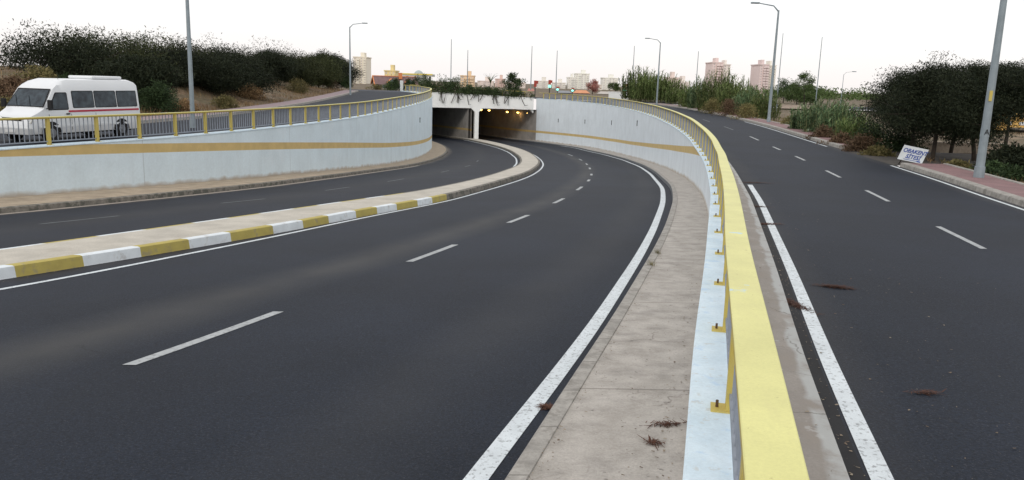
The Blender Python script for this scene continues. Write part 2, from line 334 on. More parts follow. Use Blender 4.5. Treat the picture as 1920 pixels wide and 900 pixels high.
LVC = curve([(-30,3),(-22,23),(-19.2,30),(-17.6,37),(-16.8,45),(-17.2,65),(-18,76.5),(-19.2,90),(-21.8,114),(-23,125)], 1.6)
def table(pts, sm=3.0):
    ys, hs = zip(*pts); g = np.arange(-60, 220, .5); v = np.interp(g, ys, hs)
    k = np.exp(-.5*((np.arange(-20, 21)*.5)/sm)**2); k /= k.sum(); o = np.convolve(np.pad(v, 20, 'edge'), k, 'valid')
    return lambda y: float(np.interp(y, g, o))
H_R = table([(-20,1.95),(0,2.15),(4,2.35),(10,2.62),(17,2.95),(25,3.35),(29,3.57),(42,4.5),(55,5.35),(63,5.88),(80,6.9),(97,7.7),(111,8.2),(126,8.6),(170,8.9)])
H_L = table([(-20,2.3),(0,2.6),(10,3.1),(25,3.82),(29,4.02),(36,4.45),(46,5.15),(58,6.05),(70,6.8),(83,7.4),(97,7.8),(126,8.5),(170,8.8)])
H_M = lambda y: .5*(H_R(y)+H_L(y))
H_WR = table([(-20,1.7),(0,1.85),(5,1.95),(20,2.3),(90,2.3),(118,2.2),(130,2.2)], 1.5)
H_WL = table([(0,2.3),(50,2.3),(70,2.12),(90,1.9),(118,1.6),(130,1.6)])
def P(x, y, h): return (x*S, y*S, 3.0-S*h)
def stations(y0, y1):
    o = []; y = y0
    while y < y1:
        o.append(y); y += 1.0 if y < 0 else max(.35, min(1.5, y*.03))
    o.append(y1); return o
ST = stations(-30, 119.0)
ST_T = stations(119.0, 165)
def cum(fn, sts):
    a = [0.0]
    for p, q in zip(sts[:-1], sts[1:]): a.append(a[-1]+S*math.hypot(fn(q)-fn(p), q-p))
    return a
def perp(fn, y):           # widening of an x-offset so that the true width stays constant
    s_ = (fn(y+.4)-fn(y-.4))/.8; return math.sqrt(1+s_*s_)

def ribbon(name, sts, cols, mats, matfn=None, uv='frac', ref=None, smooth=True, kind='structure'):
    """cols: functions y -> (x, h); a lofted sheet through them"""
    mb = MB(); cu = cum(ref or (lambda y: cols[0](y)[0]), sts); rows = []; uvr = []
    for i, y in enumerate(sts):
        pts = [c(y) for c in cols]; rows.append([P(p[0], y, p[1]) for p in pts])
        x0, x1 = pts[0][0], pts[-1][0]
        uvr.append([((p[0]-x0)/max(1e-6, x1-x0), cu[i]) for p in pts])
    mb.grid(rows, 0, uvr, mats=(lambda i, j: matfn(i, j, cu)) if matfn else None)
    o = mb.build(name, mats, smooth=False)
    for p in o.data.polygons: p.use_smooth = False
    if kind: o['kind'] = kind
    return o
def lerpcols(a, b, n):
    return [(lambda y, t=k/n: (a(y)[0]*(1-t)+b(y)[0]*t, a(y)[1]*(1-t)+b(y)[1]*t)) for k in range(n+1)]

ALL = ST+ST_T[1:]
# ---- lower carriageways
eL = lambda y: (CURB_L(y), H_L(y)+.15); eM1 = lambda y: (MED_L(y), H_M(y)+.14); eM2 = lambda y: (MED_R(y), H_M(y)+.14); eR = lambda y: (CURB_R(y), H_R(y)+.15)
ribbon('road', ALL, lerpcols(eL, eM1, 4), A_LEFT)
ribbon('road', ALL, lerpcols(eM2, eR, 4), A_RIGHT)
# ---- median with kerbs on both sides, yellow and white painted for the first stretch
cuM = cum(MED_R, ALL)
s_end = float(np.interp(25.3, ALL, cuM)); SEG = 1.363
def paint(s):
    if s > s_end: return 1
    k = int((s_end-s)//SEG); return 2 if k % 2 == 0 else 3
med_cols = [lambda y: (MED_L(y), H_M(y)+.16), lambda y: (MED_L(y)+.02, H_M(y)-.03), lambda y: (MED_L(y)+.05, H_M(y)-.045), lambda y: (MED_L(y)+.16, H_M(y)-.047),
            lambda y: ((MED_L(y)+MED_R(y))/2, H_M(y)-.06), lambda y: (MED_R(y)-.17, H_M(y)-.047), lambda y: (MED_R(y)-.06, H_M(y)-.045), lambda y: (MED_R(y)-.02, H_M(y)-.03), lambda y: (MED_R(y), H_M(y)+.16)]
fineST = stations(-30, 8)[:-1]+[8+.2*k for k in range(95)]+[y for y in ALL if y > 27.2]
cuF = cum(MED_R, fineST); s_end = float(np.interp(25.3, fineST, cuF))
def medmat(i, j, cu):
    if j in (3, 4): return 0
    return paint((cuF[i]+cuF[i+1])/2)
ribbon('median', fineST, med_cols, [MEDC, KERBD, KY, KW], medmat, ref=MED_R)
# ---- sidewalks at the foot of the walls
cuL = cum(CURB_L, ALL)
ribbon('sidewalk', ALL, [lambda y: (RIM_L(y)-.05, H_L(y)-.005), lambda y: (CURB_L(y)-.2, H_L(y)), lambda y: (CURB_L(y)-.04, H_L(y)+.005), lambda y: (CURB_L(y)-.01, H_L(y)+.02), lambda y: (CURB_L(y)+.0, H_L(y)+.17)],
       [mat('dusty_sidewalk', (.42, .34, .25), var=.3, vscale=1.5, fine=.15, fscale=20), KERBD], lambda i, j, cu: 0 if j < 1 else 1)
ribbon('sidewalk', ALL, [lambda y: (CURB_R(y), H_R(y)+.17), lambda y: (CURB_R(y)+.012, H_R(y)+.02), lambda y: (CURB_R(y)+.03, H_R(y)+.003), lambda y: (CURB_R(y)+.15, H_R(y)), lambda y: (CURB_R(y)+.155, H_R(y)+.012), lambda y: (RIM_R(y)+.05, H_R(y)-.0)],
       [CONC, KERBC, mat('gutter_shadow_stone', (.16, .17, .18), var=.25, vscale=4, fine=.2)], lambda i, j, cu: 2 if j == 0 else (1 if j in (1, 2, 3) else 0))  # kerb face darker than its top, shade put into the colour

# ---- painted lines (thin sheets just above the asphalt)
def line(name, fn, hfn, y0, y1, width, mt, lift=.0045, lab=None):
    sts = [y0]
    while sts[-1] < y1: sts.append(min(y1, sts[-1]+max(.25, sts[-1]*.02)))
    mb = MB(); rows = []; cu = cum(fn, sts)
    for y in sts:
        hw = width/S/2*perp(fn, y); rows.append([P(fn(y)-hw, y, hfn(y, fn(y)-hw)-lift), P(fn(y)+hw, y, hfn(y, fn(y)+hw)-lift)])
    mb.grid(rows, 0, [[(0, c), (1, c)] for c in cu]); o = mb.build(name, mt); o['kind'] = 'structure'; return o
def hroadR(y, x):
    t = (x-MED_R(y))/(CURB_R(y)-MED_R(y)); return (H_M(y)+.14)*(1-t)+(H_R(y)+.15)*t
def hroadL(y, x):
    t = (x-CURB_L(y))/(MED_L(y)-CURB_L(y)); return (H_L(y)+.15)*(1-t)+(H_M(y)+.14)*t
line('edge_line', LINE_L, hroadR, -30, 118, .13, LINE)
line('edge_line', LINE_R, hroadR, -30, 110, .19, LINE)
line('edge_line', lambda y: MED_L(y)-.28, hroadL, 57, 118, .16, LINE)
line('gutter_strip', lambda y: CURB_L(y)+.22, hroadL, -30, 60, .34, mat('gutter_dust', (.34, .30, .26), var=.3, vscale=2, fine=.2))
mid = lambda y: .5*(MED_R(y)+CURB_R(y))-.12
dpts = [(-3.58,7.2,-2.82,9.45),(-1.75,13.2,-1.06,15.23),(-.14,18.95,.47,20.69),(1.22,24.17,1.70,25.95),(2.40,29.98,2.79,32.23),(3.41,36.75,3.8,38.53),(4.2,43.5,4.45,45.6),(5.0,53,5.2,56),(5.6,62,5.75,65),(5.9,72,6.0,75.5),(5.9,83,5.8,87),(-6.9,-1.5,-5.9,1.0),(-10.5,-10,-9.5,-7.4)]
dfit = curve([(-6.4,0),(-3.58,7.2),(-2.82,9.45),(-1.75,13.2),(-1.06,15.23),(-.14,18.95),(.47,20.69),(1.22,24.17),(1.70,25.95),(2.40,29.98),(2.79,32.23),(3.55,37.6),(4.38,44.8),(5.4,57.5),(6.1,69.6),(6.1,83),(5.2,95)], 1.6)
for a, b, c, d in dpts: line('lane_dash', dfit, hroadR, b, d, .15, DASH)
for a, b, c, d in [(-10.92,18.16,-10.0,20.0),(-8.74,23.68,-7.93,25.3),(-6.9,29.1,-6.42,31.1),(-5.58,35.2,-5.2,37.8),(-4.2,46,-4.0,49),(-3.5,57,-3.3,60),(-3.2,68,-3.2,71)]:
    fn = (lambda y, a=a, b=b, c=c, d=d: a+(c-a)*(y-b)/(d-b)); line('lane_dash', fn, hroadL, b, d, .11, FADED)

# ---- slip road on the right, level with the wall top
WALLW = .42
U0 = lambda y: RIM_R(y)+.86+.06*math.sin(y*.3)*0
h_up = lambda y: H_WR(y)+.12
STU = stations(-30, 121.6)
ribbon('slip_road', STU, lerpcols(lambda y: (U0(y), h_up(y)), lambda y: (UCURB(y), h_up(y)), 4), A_SLIP)
ribbon('pavement', STU, [lambda y: (RIM_R(y)+WALLW-.02, H_WR(y)+.03), lambda y: (RIM_R(y)+.7, H_WR(y)+.045), lambda y: (U0(y)-.015, H_WR(y)+.055), lambda y: (U0(y), H_WR(y)+.14)], STRIP)
line('edge_line', lambda y: U0(y)+.19, lambda y, x: h_up(y), -30, 20.6, .15, LINE)
line('gutter_strip', lambda y: U0(y)+.055, lambda y, x: h_up(y), -30, 21, .11, mat('gutter_tar', (.018, .018, .02), var=.3, vscale=3, fine=.2), lift=.003)
line('edge_line', lambda y: UCURB(y)-.22, lambda y, x: h_up(y), -20, 27.6, .11, LINE)
line('edge_line', lambda y: UCURB(y)-.30, lambda y, x: h_up(y), 36.4, 62, .11, LINE)
udf = curve([(4.2,0),(7.05,11.72),(7.52,13.99),(8.43,17.82),(8.92,20.12),(9.46,23.15),(9.79,25.1),(10.36,28.62),(10.67,30.41),(11.12,34.2),(12.3,41.8),(13.6,52),(15,66)], 1.6)
for b, d in [(-6,-3.6),(.5,2.8),(6,8.3),(11.72,13.99),(17.82,20.12),(23.15,25.1),(28.62,30.41),(33.4,35.2),(39.5,42.5),(49,53),(60,64)]: line('lane_dash', udf, lambda y, x: h_up(y), b, d, .12, DASH if b < 40 else FADED)
# far kerb and red-paved sidewalk, broken by the side street
def side_walk(y0, y1, nm):
    sts = [y0]
    while sts[-1] < y1: sts.append(min(y1, sts[-1]+max(.4, sts[-1]*.02)))
    hk = lambda y: h_up(y)-.14
    ribbon('kerb', sts, [lambda y: (UCURB(y), h_up(y)+.02), lambda y: (UCURB(y)+.02, hk(y)+.02), lambda y: (UCURB(y)+.05, hk(y)), lambda y: (UCURB(y)+.27, hk(y)), lambda y: (UCURB(y)+.275, hk(y)+.02)], KERBC)
    ribbon('sidewalk', sts, [lambda y: (UCURB(y)+.27, hk(y)+.008), lambda y: (UCURB(y)+1.45, hk(y)+.005), lambda y: (UCURB(y)+1.46, hk(y)-.02), lambda y: (UCURB(y)+1.6, hk(y)-.02), lambda y: (UCURB(y)+1.62, hk(y)+.2)],
           [RED, KERBC], lambda i, j, cu: 0 if j == 0 else 1)
    for ye in (y0, y1):
        mb = MB(); mb.face([P(UCURB(ye), ye, h_up(ye)+.02), P(UCURB(ye)+1.62, ye, h_up(ye)+.06), P(UCURB(ye)+1.62, ye, hk(ye)), P(UCURB(ye), ye, hk(ye)+.01)]); o = mb.build('kerb', KERBC); o['kind'] = 'structure'
side_walk(-30, 27.3, 'a'); side_walk(35.5, 112, 'b')

# ---- left upper road (behind the left railing)
hl_up = lambda y: H_WL(y)+.10
ribbon('upper_road', STU, lerpcols(lambda y: (LVC(y), hl_up(y)), lambda y: (RIM_L(y)-.35, hl_up(y)), 3), A_SLIP)
ribbon('kerb', stations(0, 110), [lambda y: (LVC(y)-.28, H_WL(y)-.04), lambda y: (LVC(y)-.03, H_WL(y)-.05), lambda y: (LVC(y), H_WL(y)+.12)], KERBC)
ribbon('sidewalk', stations(0, 110), [lambda y: (LVC(y)-1.9, H_WL(y)+.1), lambda y: (LVC(y)-1.85, H_WL(y)-.04), lambda y: (LVC(y)-.28, H_WL(y)-.035)], [mat('pinkish_paver', (.30, .23, .24), var=.2, vscale=2, fine=.15, fscale=20)])

# ---- ground: one sheet around the cutting
def bank(x, y):           # height of the ground left of the upper road (metres), beyond its sidewalk
    e = (LVC(min(max(y, 0), 125))-1.9)-x
    if e < 0: return 0
    r = min(1, e/9.0)
    k = max(0.0, min(1.0, (118-y)/25.0))
    top = 2.3
    return k*(top*r*r*(3-2*r)*(1+.12*math.sin(x*.9+y*.6)+.08*math.sin(y*1.7-x*.5)))
gm = MB()
ys = [-1500, -400, -120, -30]+[(-30+3*k) for k in range(1, 50)]+[118]
ys = sorted(set([y for y in ys if y <= 118]))
inner = [y for y in ys if -30 <= y <= 118]
rows = []; rows2 = []
for y in inner+[122.5]:
    xb = LVC(max(y, 0))-1.87 if y > 0 else LVC(0)-1.87-.0*y
    xs = [-1500, -400, -120, -80, -60]+[xb-28+28*k/28.0 for k in range(29)]
    rows.append([P(x, y, (H_WL(y)+.03)-bank(x, y)/S) for x in xs])
    xb2 = UCURB(y)+1.5
    xs = [xb2, xb2+1, xb2+3, xb2+6, xb2+12, xb2+25, xb2+50, 120, 400, 1500]
    rows2.append([P(x, y, h_up(y)+.02+ (.25 if x > xb2+2 else 0) + (.1*math.sin(x*.7+y*.5) if xb2+2 < x < 60 else 0)) for x in xs])
gm.grid(rows); gm.grid(rows2)
# side-street apron keeps the same sheet; far field beyond the crossing
xs = [-1500, -500, -200, -100, -60, -40, -25, -16, -8, 0, 3, 8, 16, 30, 60, 120, 300, 1500]
def hf(x, y):
    k = min(1, max(0, (y-yfront(x))/8.0)); return (1.62+(2.22-1.62)*min(1, max(0, (x+16)/19.0)))*(1-k)+2.3*k+.06
def yfront(x): return 117.2+4.4*min(1, max(0, (x+15.4)/18.0))+.5
def yrow(x, t): return yfront(x)*(1-t)+141*t
gm.grid([[P(x, yrow(x, t), 2.34 if t == 1 else hf(x, yrow(x, t))) for x in xs] for t in (0, .35, 1)]+[[P(x, y, 2.34) for x in xs] for y in [170, 220, 300, 500, 900, 2500]])
gm.grid([[P(x, y, 2.36 if x < 0 else 2.36) for x in [-1500, -300, -60, -20, 0, 20, 60, 300, 1500]] for y in [-1500, -400, -120, -60, -30.0]])
g = gm.build('ground', EARTH); g['kind'] = 'structure'
# apron of the side street on the right
mb = MB(); mb.face([P(UCURB(27.6)-.1, 27.6, h_up(27.6)-.004), P(22, 29.5, h_up(28)-.004), P(23, 34, h_up(34)-.004), P(UCURB(35.2)-.1, 35.2, h_up(35)-.004)])
o = mb.build('side_street', mat('dusty_asphalt', (.10, .09, .08), var=.4, vscale=1.0, fine=.25, fscale=15)); o['kind'] = 'structure'
# crossing street beyond the underpass
mb = MB(); rr = []
for t in (.02, .2, .35, .6, .85): rr.append([P(x, yrow(x, t), hf(x, yrow(x, t))-.04) for x in (-120, -60, -30, -16, -8, 0, 3, 14, 30, 60, 140)])
mb.grid(rr); o = mb.build('crossing_road', A_CROSS); o['kind'] = 'structure'
# joining wedges between the upper roads and the crossing
mb = MB(); mb.face([P(-120, 112, 1.62+.05), P(RIM_L(112)-.4, 112, hl_up(112)-.004), P(-16.5, 119.5, 1.66), P(-120, 119.5, 1.66)])
mb.face([P(17, 114, h_up(114)-.004), P(140, 114, 2.3), P(140, 122.5, 2.27), P(10, 122.5, 2.27)])
o = mb.build('crossing_road', A_CROSS); o['kind'] = 'structure'

# ------------------------------------------------------------------ retaining walls
def retaining_wall(rim, hrim, hbase, side, label, group, paintm, y1):
    """side=+1: wall stands to +x of its face (right wall), -1: left wall"""
    sts = stations(-30, y1); cu = cum(rim, sts)
    root = empty('retaining_wall', P(rim(0), 0, hbase(0))); tag(root, label, 'retaining wall', group)
    inv = Matrix.Translation(-root.location)
    f = MB(); rows = []; uvr = []; rs = []
    for i, y in enumerate(sts):
        top = hrim(y)+.03; b = hbase(y)+.03; s0 = min(b-1.22, b); s1 = b-1.52
        zs = [b+.3, b, max(top, b-1.22), max(top, b-1.54), top]
        rows.append([Vector(P(rim(y), y, z))-root.location for z in zs]); uvr.append([(cu[i], (b-z)*S) for z in zs]); rs.append(zs)
    f.grid(rows, 0, uvr, mats=lambda i, j: 1 if j == 2 else 0)
    f.build('wall_face', [paintm, STRIPE], root)
    c = MB(); rows = []
    for y in sts:
        t = hrim(y); k = perp(rim, y)
        prof = [(-.0, .05), (-.025, .045), (-.028, .012), (-.012, 0), (WALLW, 0), (WALLW, .2)]
        rows.append([Vector(P(rim(y)+side*q*k, y, t+z))-root.location for q, z in prof])
    c.grid(rows); c.build('coping', COPING, root)
    return root
wr = retaining_wall(RIM_R, H_WR, H_R, 1, 'long white-blue curved wall with ochre stripe on the right of the underpass ramp', 'retaining walls of the underpass', WALLR, 121.6)
wl = retaining_wall(RIM_L, H_WL, H_L, -1, 'pale blue curved wall with ochre stripe under the railing beside the minibus', 'retaining walls of the underpass', WALLP, 117)
# slot drains in the walls
def slot(root, rim, px, py, hh, off):
    # find y where the line of sight meets the wall face
    best = None
    for y in np.arange(20, 121, .1):
        q = Vector(P(rim(y), y, 0)); a = at(px, py, y*S); d = abs(a.x-q.x)
        if best is None or d < best[0]: best = (d, y, a)
    y = best[1]; sl = (rim(y+.3)-rim(y-.3))/.6; ang = math.atan2(1, sl)
    mb = MB(); mb.box((0, 0, 0), (.10, .06, hh), ang-math.pi/2+math.pi/2); mb.box((0, 0, hh*.35), (.16, .09, .08), ang)
    mb.build('drain_slot', DARKM, root, loc=Vector((best[2].x+off, best[2].y, best[2].z))-root.location)
for px, py in ((1047, 226), (1097, 228), (1147, 230), (1195, 231)): slot(wr, RIM_R, px, py, .62, -.03)
slot(wl, RIM_L, 787, 225, .55, .03)

# ------------------------------------------------------------------ underpass portal and tunnel
PL = Vector((-15.4, 117.2)); PR = Vector((2.62, 121.6))
def pp(t): return PL+(PR-PL)*t
root = empty('underpass_portal', P(-5.6, 119.2, H_M(119))); tag(root, 'white painted twin-bay portal of the road underpass with square openings', 'underpass')
def LP(x, y, h): return Vector(P(x, y, h))-root.location
tcol = (-5.75-PL.x)/(PR.x-PL.x)
cw = .30/ (PR-PL).length
soff = 3.87
def htop(t): return 1.60+(2.17-1.60)*max(0, (t-.0))
def fascia_block(poly, th=.9, name='fascia', mt=PORTAL):
    """poly: list of (t,h) on the portal plane, extruded backwards"""
    mb = MB(); n = (PR-PL).orthogonal(); n.normalize()
    if n.y < 0: n = -n
    a = [LP(*pp(t), h) for t, h in poly]; b = [LP(*(pp(t)+n*th), h) for t, h in poly]
    mb.face(a); mb.face(b[::-1])
    for i in range(len(a)): j = (i+1) % len(a); mb.face([a[i], b[i], b[j], a[j]])
    return mb.build(name, mt, root)
ch = .55; cht = ch*1.0/(PR-PL).length*1.0
# beam with 45 degree haunches beside the column and at the right end
fascia_block([(0, htop(0)), (1, htop(1)), (1, soff+ch), (1-cht, soff), (tcol+cw+cht, soff), (tcol+cw, soff+ch), (tcol-cw, soff+ch), (tcol-cw-cht, soff), (0, soff)], name='beam')
fascia_block([(tcol-cw, soff+ch), (tcol+cw, soff+ch), (tcol+cw, 8.75), (tcol-cw, 8.75)], th=.9, name='column')
fascia_block([(-.02, htop(0)-.03), (1.004, htop(1)-.03), (1.004, htop(1)+.0), (-.02, htop(0)+.0)], th=1.0, name='ledge')
# bores
def bore(name, left, right, sts, mts, hb, yl0, yr0):
    mb = MB(); rows = []
    for k_, y in enumerate(sts):
        if k_ == 0:
            zc = soff+.02; rows.append([LP(left(yl0), yl0, hb(yl0)+.2), LP(left(yl0), yl0, hb(yl0)-1.2), LP(left(yl0), yl0, hb(yl0)-1.5), LP(left(yl0), yl0, zc), LP(right(yr0), yr0, zc), LP(right(yr0), yr0, hb(yr0)-1.5), LP(right(yr0), yr0, hb(yr0)-1.2), LP(right(yr0), yr0, hb(yr0)+.2)]); continue
        rows.append([LP(left(y), y, hb(y)+.2), LP(left(y), y, hb(y)-1.2), LP(left(y), y, hb(y)-1.5), LP(left(y), y, soff+.02+(H_M(y)-H_M(119))), LP(right(y), y, soff+.02+(H_M(y)-H_M(119))), LP(right(y), y, hb(y)-1.5), LP(right(y), y, hb(y)-1.2), LP(right(y), y, hb(y)+.2)])
    mb.grid(rows, mats=lambda i, j: 1 if j == 3 else (2 if j in (1, 5) else 0)); mb.face(rows[-1], 1)  # unseen end face added to stop sky light leaking into the bore
    return mb.build(name, mts, root)
colx = lambda y: .5*(MED_L(y)+MED_R(y))
y_at = lambda x: PL.y+(PR.y-PL.y)*(x-PL.x)/(PR.x-PL.x)
TS = [119.9]+[y for y in ST_T if y > 120.3]
STRT = mat('tunnel_stripe', (.50, .36, .15), var=.2, vscale=1)
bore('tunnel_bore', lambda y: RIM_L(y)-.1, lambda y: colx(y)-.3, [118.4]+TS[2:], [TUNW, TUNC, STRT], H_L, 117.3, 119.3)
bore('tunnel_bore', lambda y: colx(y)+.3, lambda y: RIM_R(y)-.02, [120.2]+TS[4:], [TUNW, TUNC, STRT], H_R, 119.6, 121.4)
# lamps on the tunnel ceiling
LGLOW = mat('lamp_glow', (.9, .6, .2), emit=(1, .62, .16), estr=5.5)
lamp_px = [(902, 206, 131, 'leftmost'), (917, 207, 128, 'second from the left'), (951, 210, 127.0, 'middle'), (971, 211, 125.6, 'fourth from the left'), (990, 212, 124, 'rightmost, biggest')]
mlamp = None
for px, py, yy, wd in lamp_px:
    p = at(px, py, yy*S); h_here = 3.0-S*(soff+.02+(H_M(yy)-H_M(119)))
    t = empty('tunnel_lamp', (p.x, p.y, p.z+.12)); tag(t, 'glowing amber tunnel lamp under the portal ceiling, %s of five' % wd, 'lamp', 'amber lamps in the right bore')
    mb = MB(); mb.box((0, 0, .02), (.62, .42, .14)); mb.tube([(0, 0, .09), (0, 0, max(.15, h_here-p.z-.12))], .03, 6); mb.build('housing', DARKM, t)
    mb = MB(); mb.tube([(0, -.02, -.05), (0, -.06, -.14), (0, -.08, -.24)], [.26, .24, .12], 12); mb.build('lens', LGLOW, t)
    ld = bpy.data.lights.new('lamp', 'POINT'); ld.energy = 14; ld.color = (1, .6, .25); ld.shadow_soft_size = .15
    lo = bpy.data.objects.new('light', ld); C.objects.link(lo); lo.parent = t; lo.location = (0, -.1, -.5)

# ------------------------------------------------------------------ railings
def railing(label, pts, offs_dir, post_sp=2.06, hrail=1.03, phase=0.0):
    """pts: dense world polyline of the rail foot; z = wall top"""
    P3 = [Vector(p) for p in pts]
    cu = [0.0]
    for a, b in zip(P3[:-1], P3[1:]): cu.append(cu[-1]+(b-a).length)
    xs_, ys_, zs_ = [np.array([p[k] for p in P3]) for k in range(3)]
    at_s = lambda s_: Vector((np.interp(s_, cu, xs_), np.interp(s_, cu, ys_), np.interp(s_, cu, zs_)))
    L = cu[-1]; n = int((L-phase)/post_sp); sp = post_sp
    root = empty('metal_railing', P3[len(P3)//2]); tag(root, label, 'railing', 'yellow railings around the underpass')
    o0 = root.location.copy()
    # cap: broad flat yellow box rail
    cap = MB(); rows = []; SS = np.arange(0, L+.01, .4)
    for s_ in SS:
        p = at_s(s_)-o0; d = (at_s(min(L, s_+.3))-at_s(max(0, s_-.3))); d.z = 0; d.normalize(); nrm = Vector((d.y, -d.x, 0))
        q = [(-.101, -.05), (-.103, -.004), (-.098, 0), (.098, 0), (.103, -.004), (.101, -.05), (-.101, -.05)]
        wob = .003*math.sin(s_*.9)
        rows.append([p+nrm*(a+wob)+Vector((0, 0, hrail+b)) for a, b in q])
    cap.grid(rows, mats=lambda i, j: 0 if j in (1, 2, 3) else 1); cap.face(rows[0][:6]); cap.face(rows[-1][:6][::-1])
    cap.build('top_rail', [YCAP, YPOST], root)
    pm = MB(); pm.box((0, 0, (hrail-.05)/2), (.13, .09, hrail-.05)); proto = None
    plm = MB(); plm.box((0, offs_dir*.06, .006), (.17, .18, .012))
    bm_ = MB()
    bm_.tube([(0, offs_dir*.105, .01), (0, offs_dir*.105, .065)], .011, 6)
    for k in range(n+1):
        p = at_s(phase+k*sp); d = at_s(min(L, phase+k*sp+.3))-at_s(max(0, phase+k*sp-.3)); ang = math.atan2(d.y, d.x)
        if proto is None:
            po = pm.build('post', YPOST, root); pl = plm.build('base_plate', YPOST, po); bo = bm_.build('bolt', RUST, po); proto = (po, pl, bo)
        else:
            po = proto[0].copy(); C.objects.link(po); po.parent = root
            for q in proto[1:]: c = q.copy(); C.objects.link(c); c.parent = po
        po.location = p-o0; po.rotation_euler = (0, 0, ang)
        if k < n:
            mb = MB(); a, b = p, at_s(phase+(k+1)*sp); v = b-a; nb = 11
            for i in range(1, nb):
                q = at_s(phase+k*sp+sp*i/nb)-o0; ang_ = ang
                mb.box((q.x, q.y, q.z+(.13+hrail-.06)/2), (.018, .03, hrail-.06-.13), ang_)
            def bar(z, wd_, hh, mi):
                m_ = at_s((k+.5)*sp)-o0; A = a-o0; B = b-o0; dd = (B-A).normalized(); nn = Vector((dd.y, -dd.x, 0)).normalized()*wd_/2
                A = A+dd*.06+Vector((0, 0, z)); B = B-dd*.06+Vector((0, 0, z)); hv = Vector((0, 0, hh/2))
                q = [A-nn-hv, A+nn-hv, A+nn+hv, A-nn+hv, B-nn-hv, B+nn-hv, B+nn+hv, B-nn+hv]
                for f_ in ((0,1,5,4),(1,2,6,5),(2,3,7,6),(3,0,4,7)): mb.face([q[t_] for t_ in f_], mi)
            bar(.13, .05, .04, 0); bar(hrail-.065, .05, .03, 1)
            mb.build('baluster_panel', [BAR, YPOST], root)
    return root
def foot(rim, hrim, off, y0, y1):
    o = []; y = y0
    while y <= y1: o.append(P(rim(y)+off(y)*perp(rim, y), y, hrim(y))); y += .3
    return o
offR = lambda y: .182-.05*math.tanh((y-13)/4.0)
RPH, LPH = 0.0, 0.0
railing('long yellow-capped railing curving along the right wall from the camera to the portal', foot(RIM_R, H_WR, offR, -6, 121.2), 1, post_sp=2.2, phase=RPH)
railing('yellow railing with grey bars on the pale blue wall in front of the minibus', foot(RIM_L, H_WL, lambda y: -.14, 8, 117), -1, post_sp=2.14, phase=LPH)
dk = [P(*(pp(t)+Vector((0, .35))), htop(t)-.03) for t in np.linspace(.0, 1.0, 60)]
railing('yellow railing on top of the portal beam, overgrown by creepers', dk, -1)

# ------------------------------------------------------------------ foliage makers
def mesh_from_arrays(name, V, Fq, mats, mi=None, parent=None, loc=None):
    me = bpy.data.meshes.new(name); n = len(V); f = len(Fq)
    me.vertices.add(n); me.vertices.foreach_set('co', np.asarray(V, np.float32).ravel())
    me.loops.add(f*4); me.loops.foreach_set('vertex_index', np.asarray(Fq, np.int32).ravel())
    me.polygons.add(f); me.polygons.foreach_set('loop_start', np.arange(0, f*4, 4)); me.polygons.foreach_set('loop_total', np.full(f, 4))
    for m_ in (mats if isinstance(mats, (list, tuple)) else [mats]): me.materials.append(m_)
    if mi is not None: me.polygons.foreach_set('material_index', np.asarray(mi, np.int32))
    me.update(calc_edges=True)
    o = bpy.data.objects.new(name, me); C.objects.link(o)
    if parent: o.parent = parent
    if loc is not None: o.location = loc
    return o
def leaves(cent, n_each, spread, size, aspect=.35, rng=RNG, up=0.0, flat=1.0):
    """quads (leaf sprays) scattered round clump centres"""
    cent = np.asarray(cent, float); N = len(cent)*n_each
    c = np.repeat(cent, n_each, 0)+np.clip(rng.normal(0, 1, (N, 3)), -1.5, 1.5)*np.array([spread, spread, spread*flat])
    d = rng.normal(0, 1, (N, 3)); d[:, 2] += up; d /= np.linalg.norm(d, axis=1)[:, None]
    r = rng.normal(0, 1, (N, 3)); s_ = np.cross(d, r); s_ /= np.linalg.norm(s_, axis=1)[:, None]
    L = size*rng.uniform(.6, 1.4, (N, 1)); W = L*aspect
    V = np.stack([c-s_*W*.5, c+d*L*.5-s_*W*.25+0, c+d*L, c+d*L*.5+s_*W*.6], 1).reshape(-1, 3)
    return V, np.arange(N*4).reshape(-1, 4)
def branch_tips(rng, h0, h, rad, n, bias=.5):
    a = rng.uniform(0, 2*math.pi, n); t = rng.uniform(0, 1, n)**bias
    return a, t
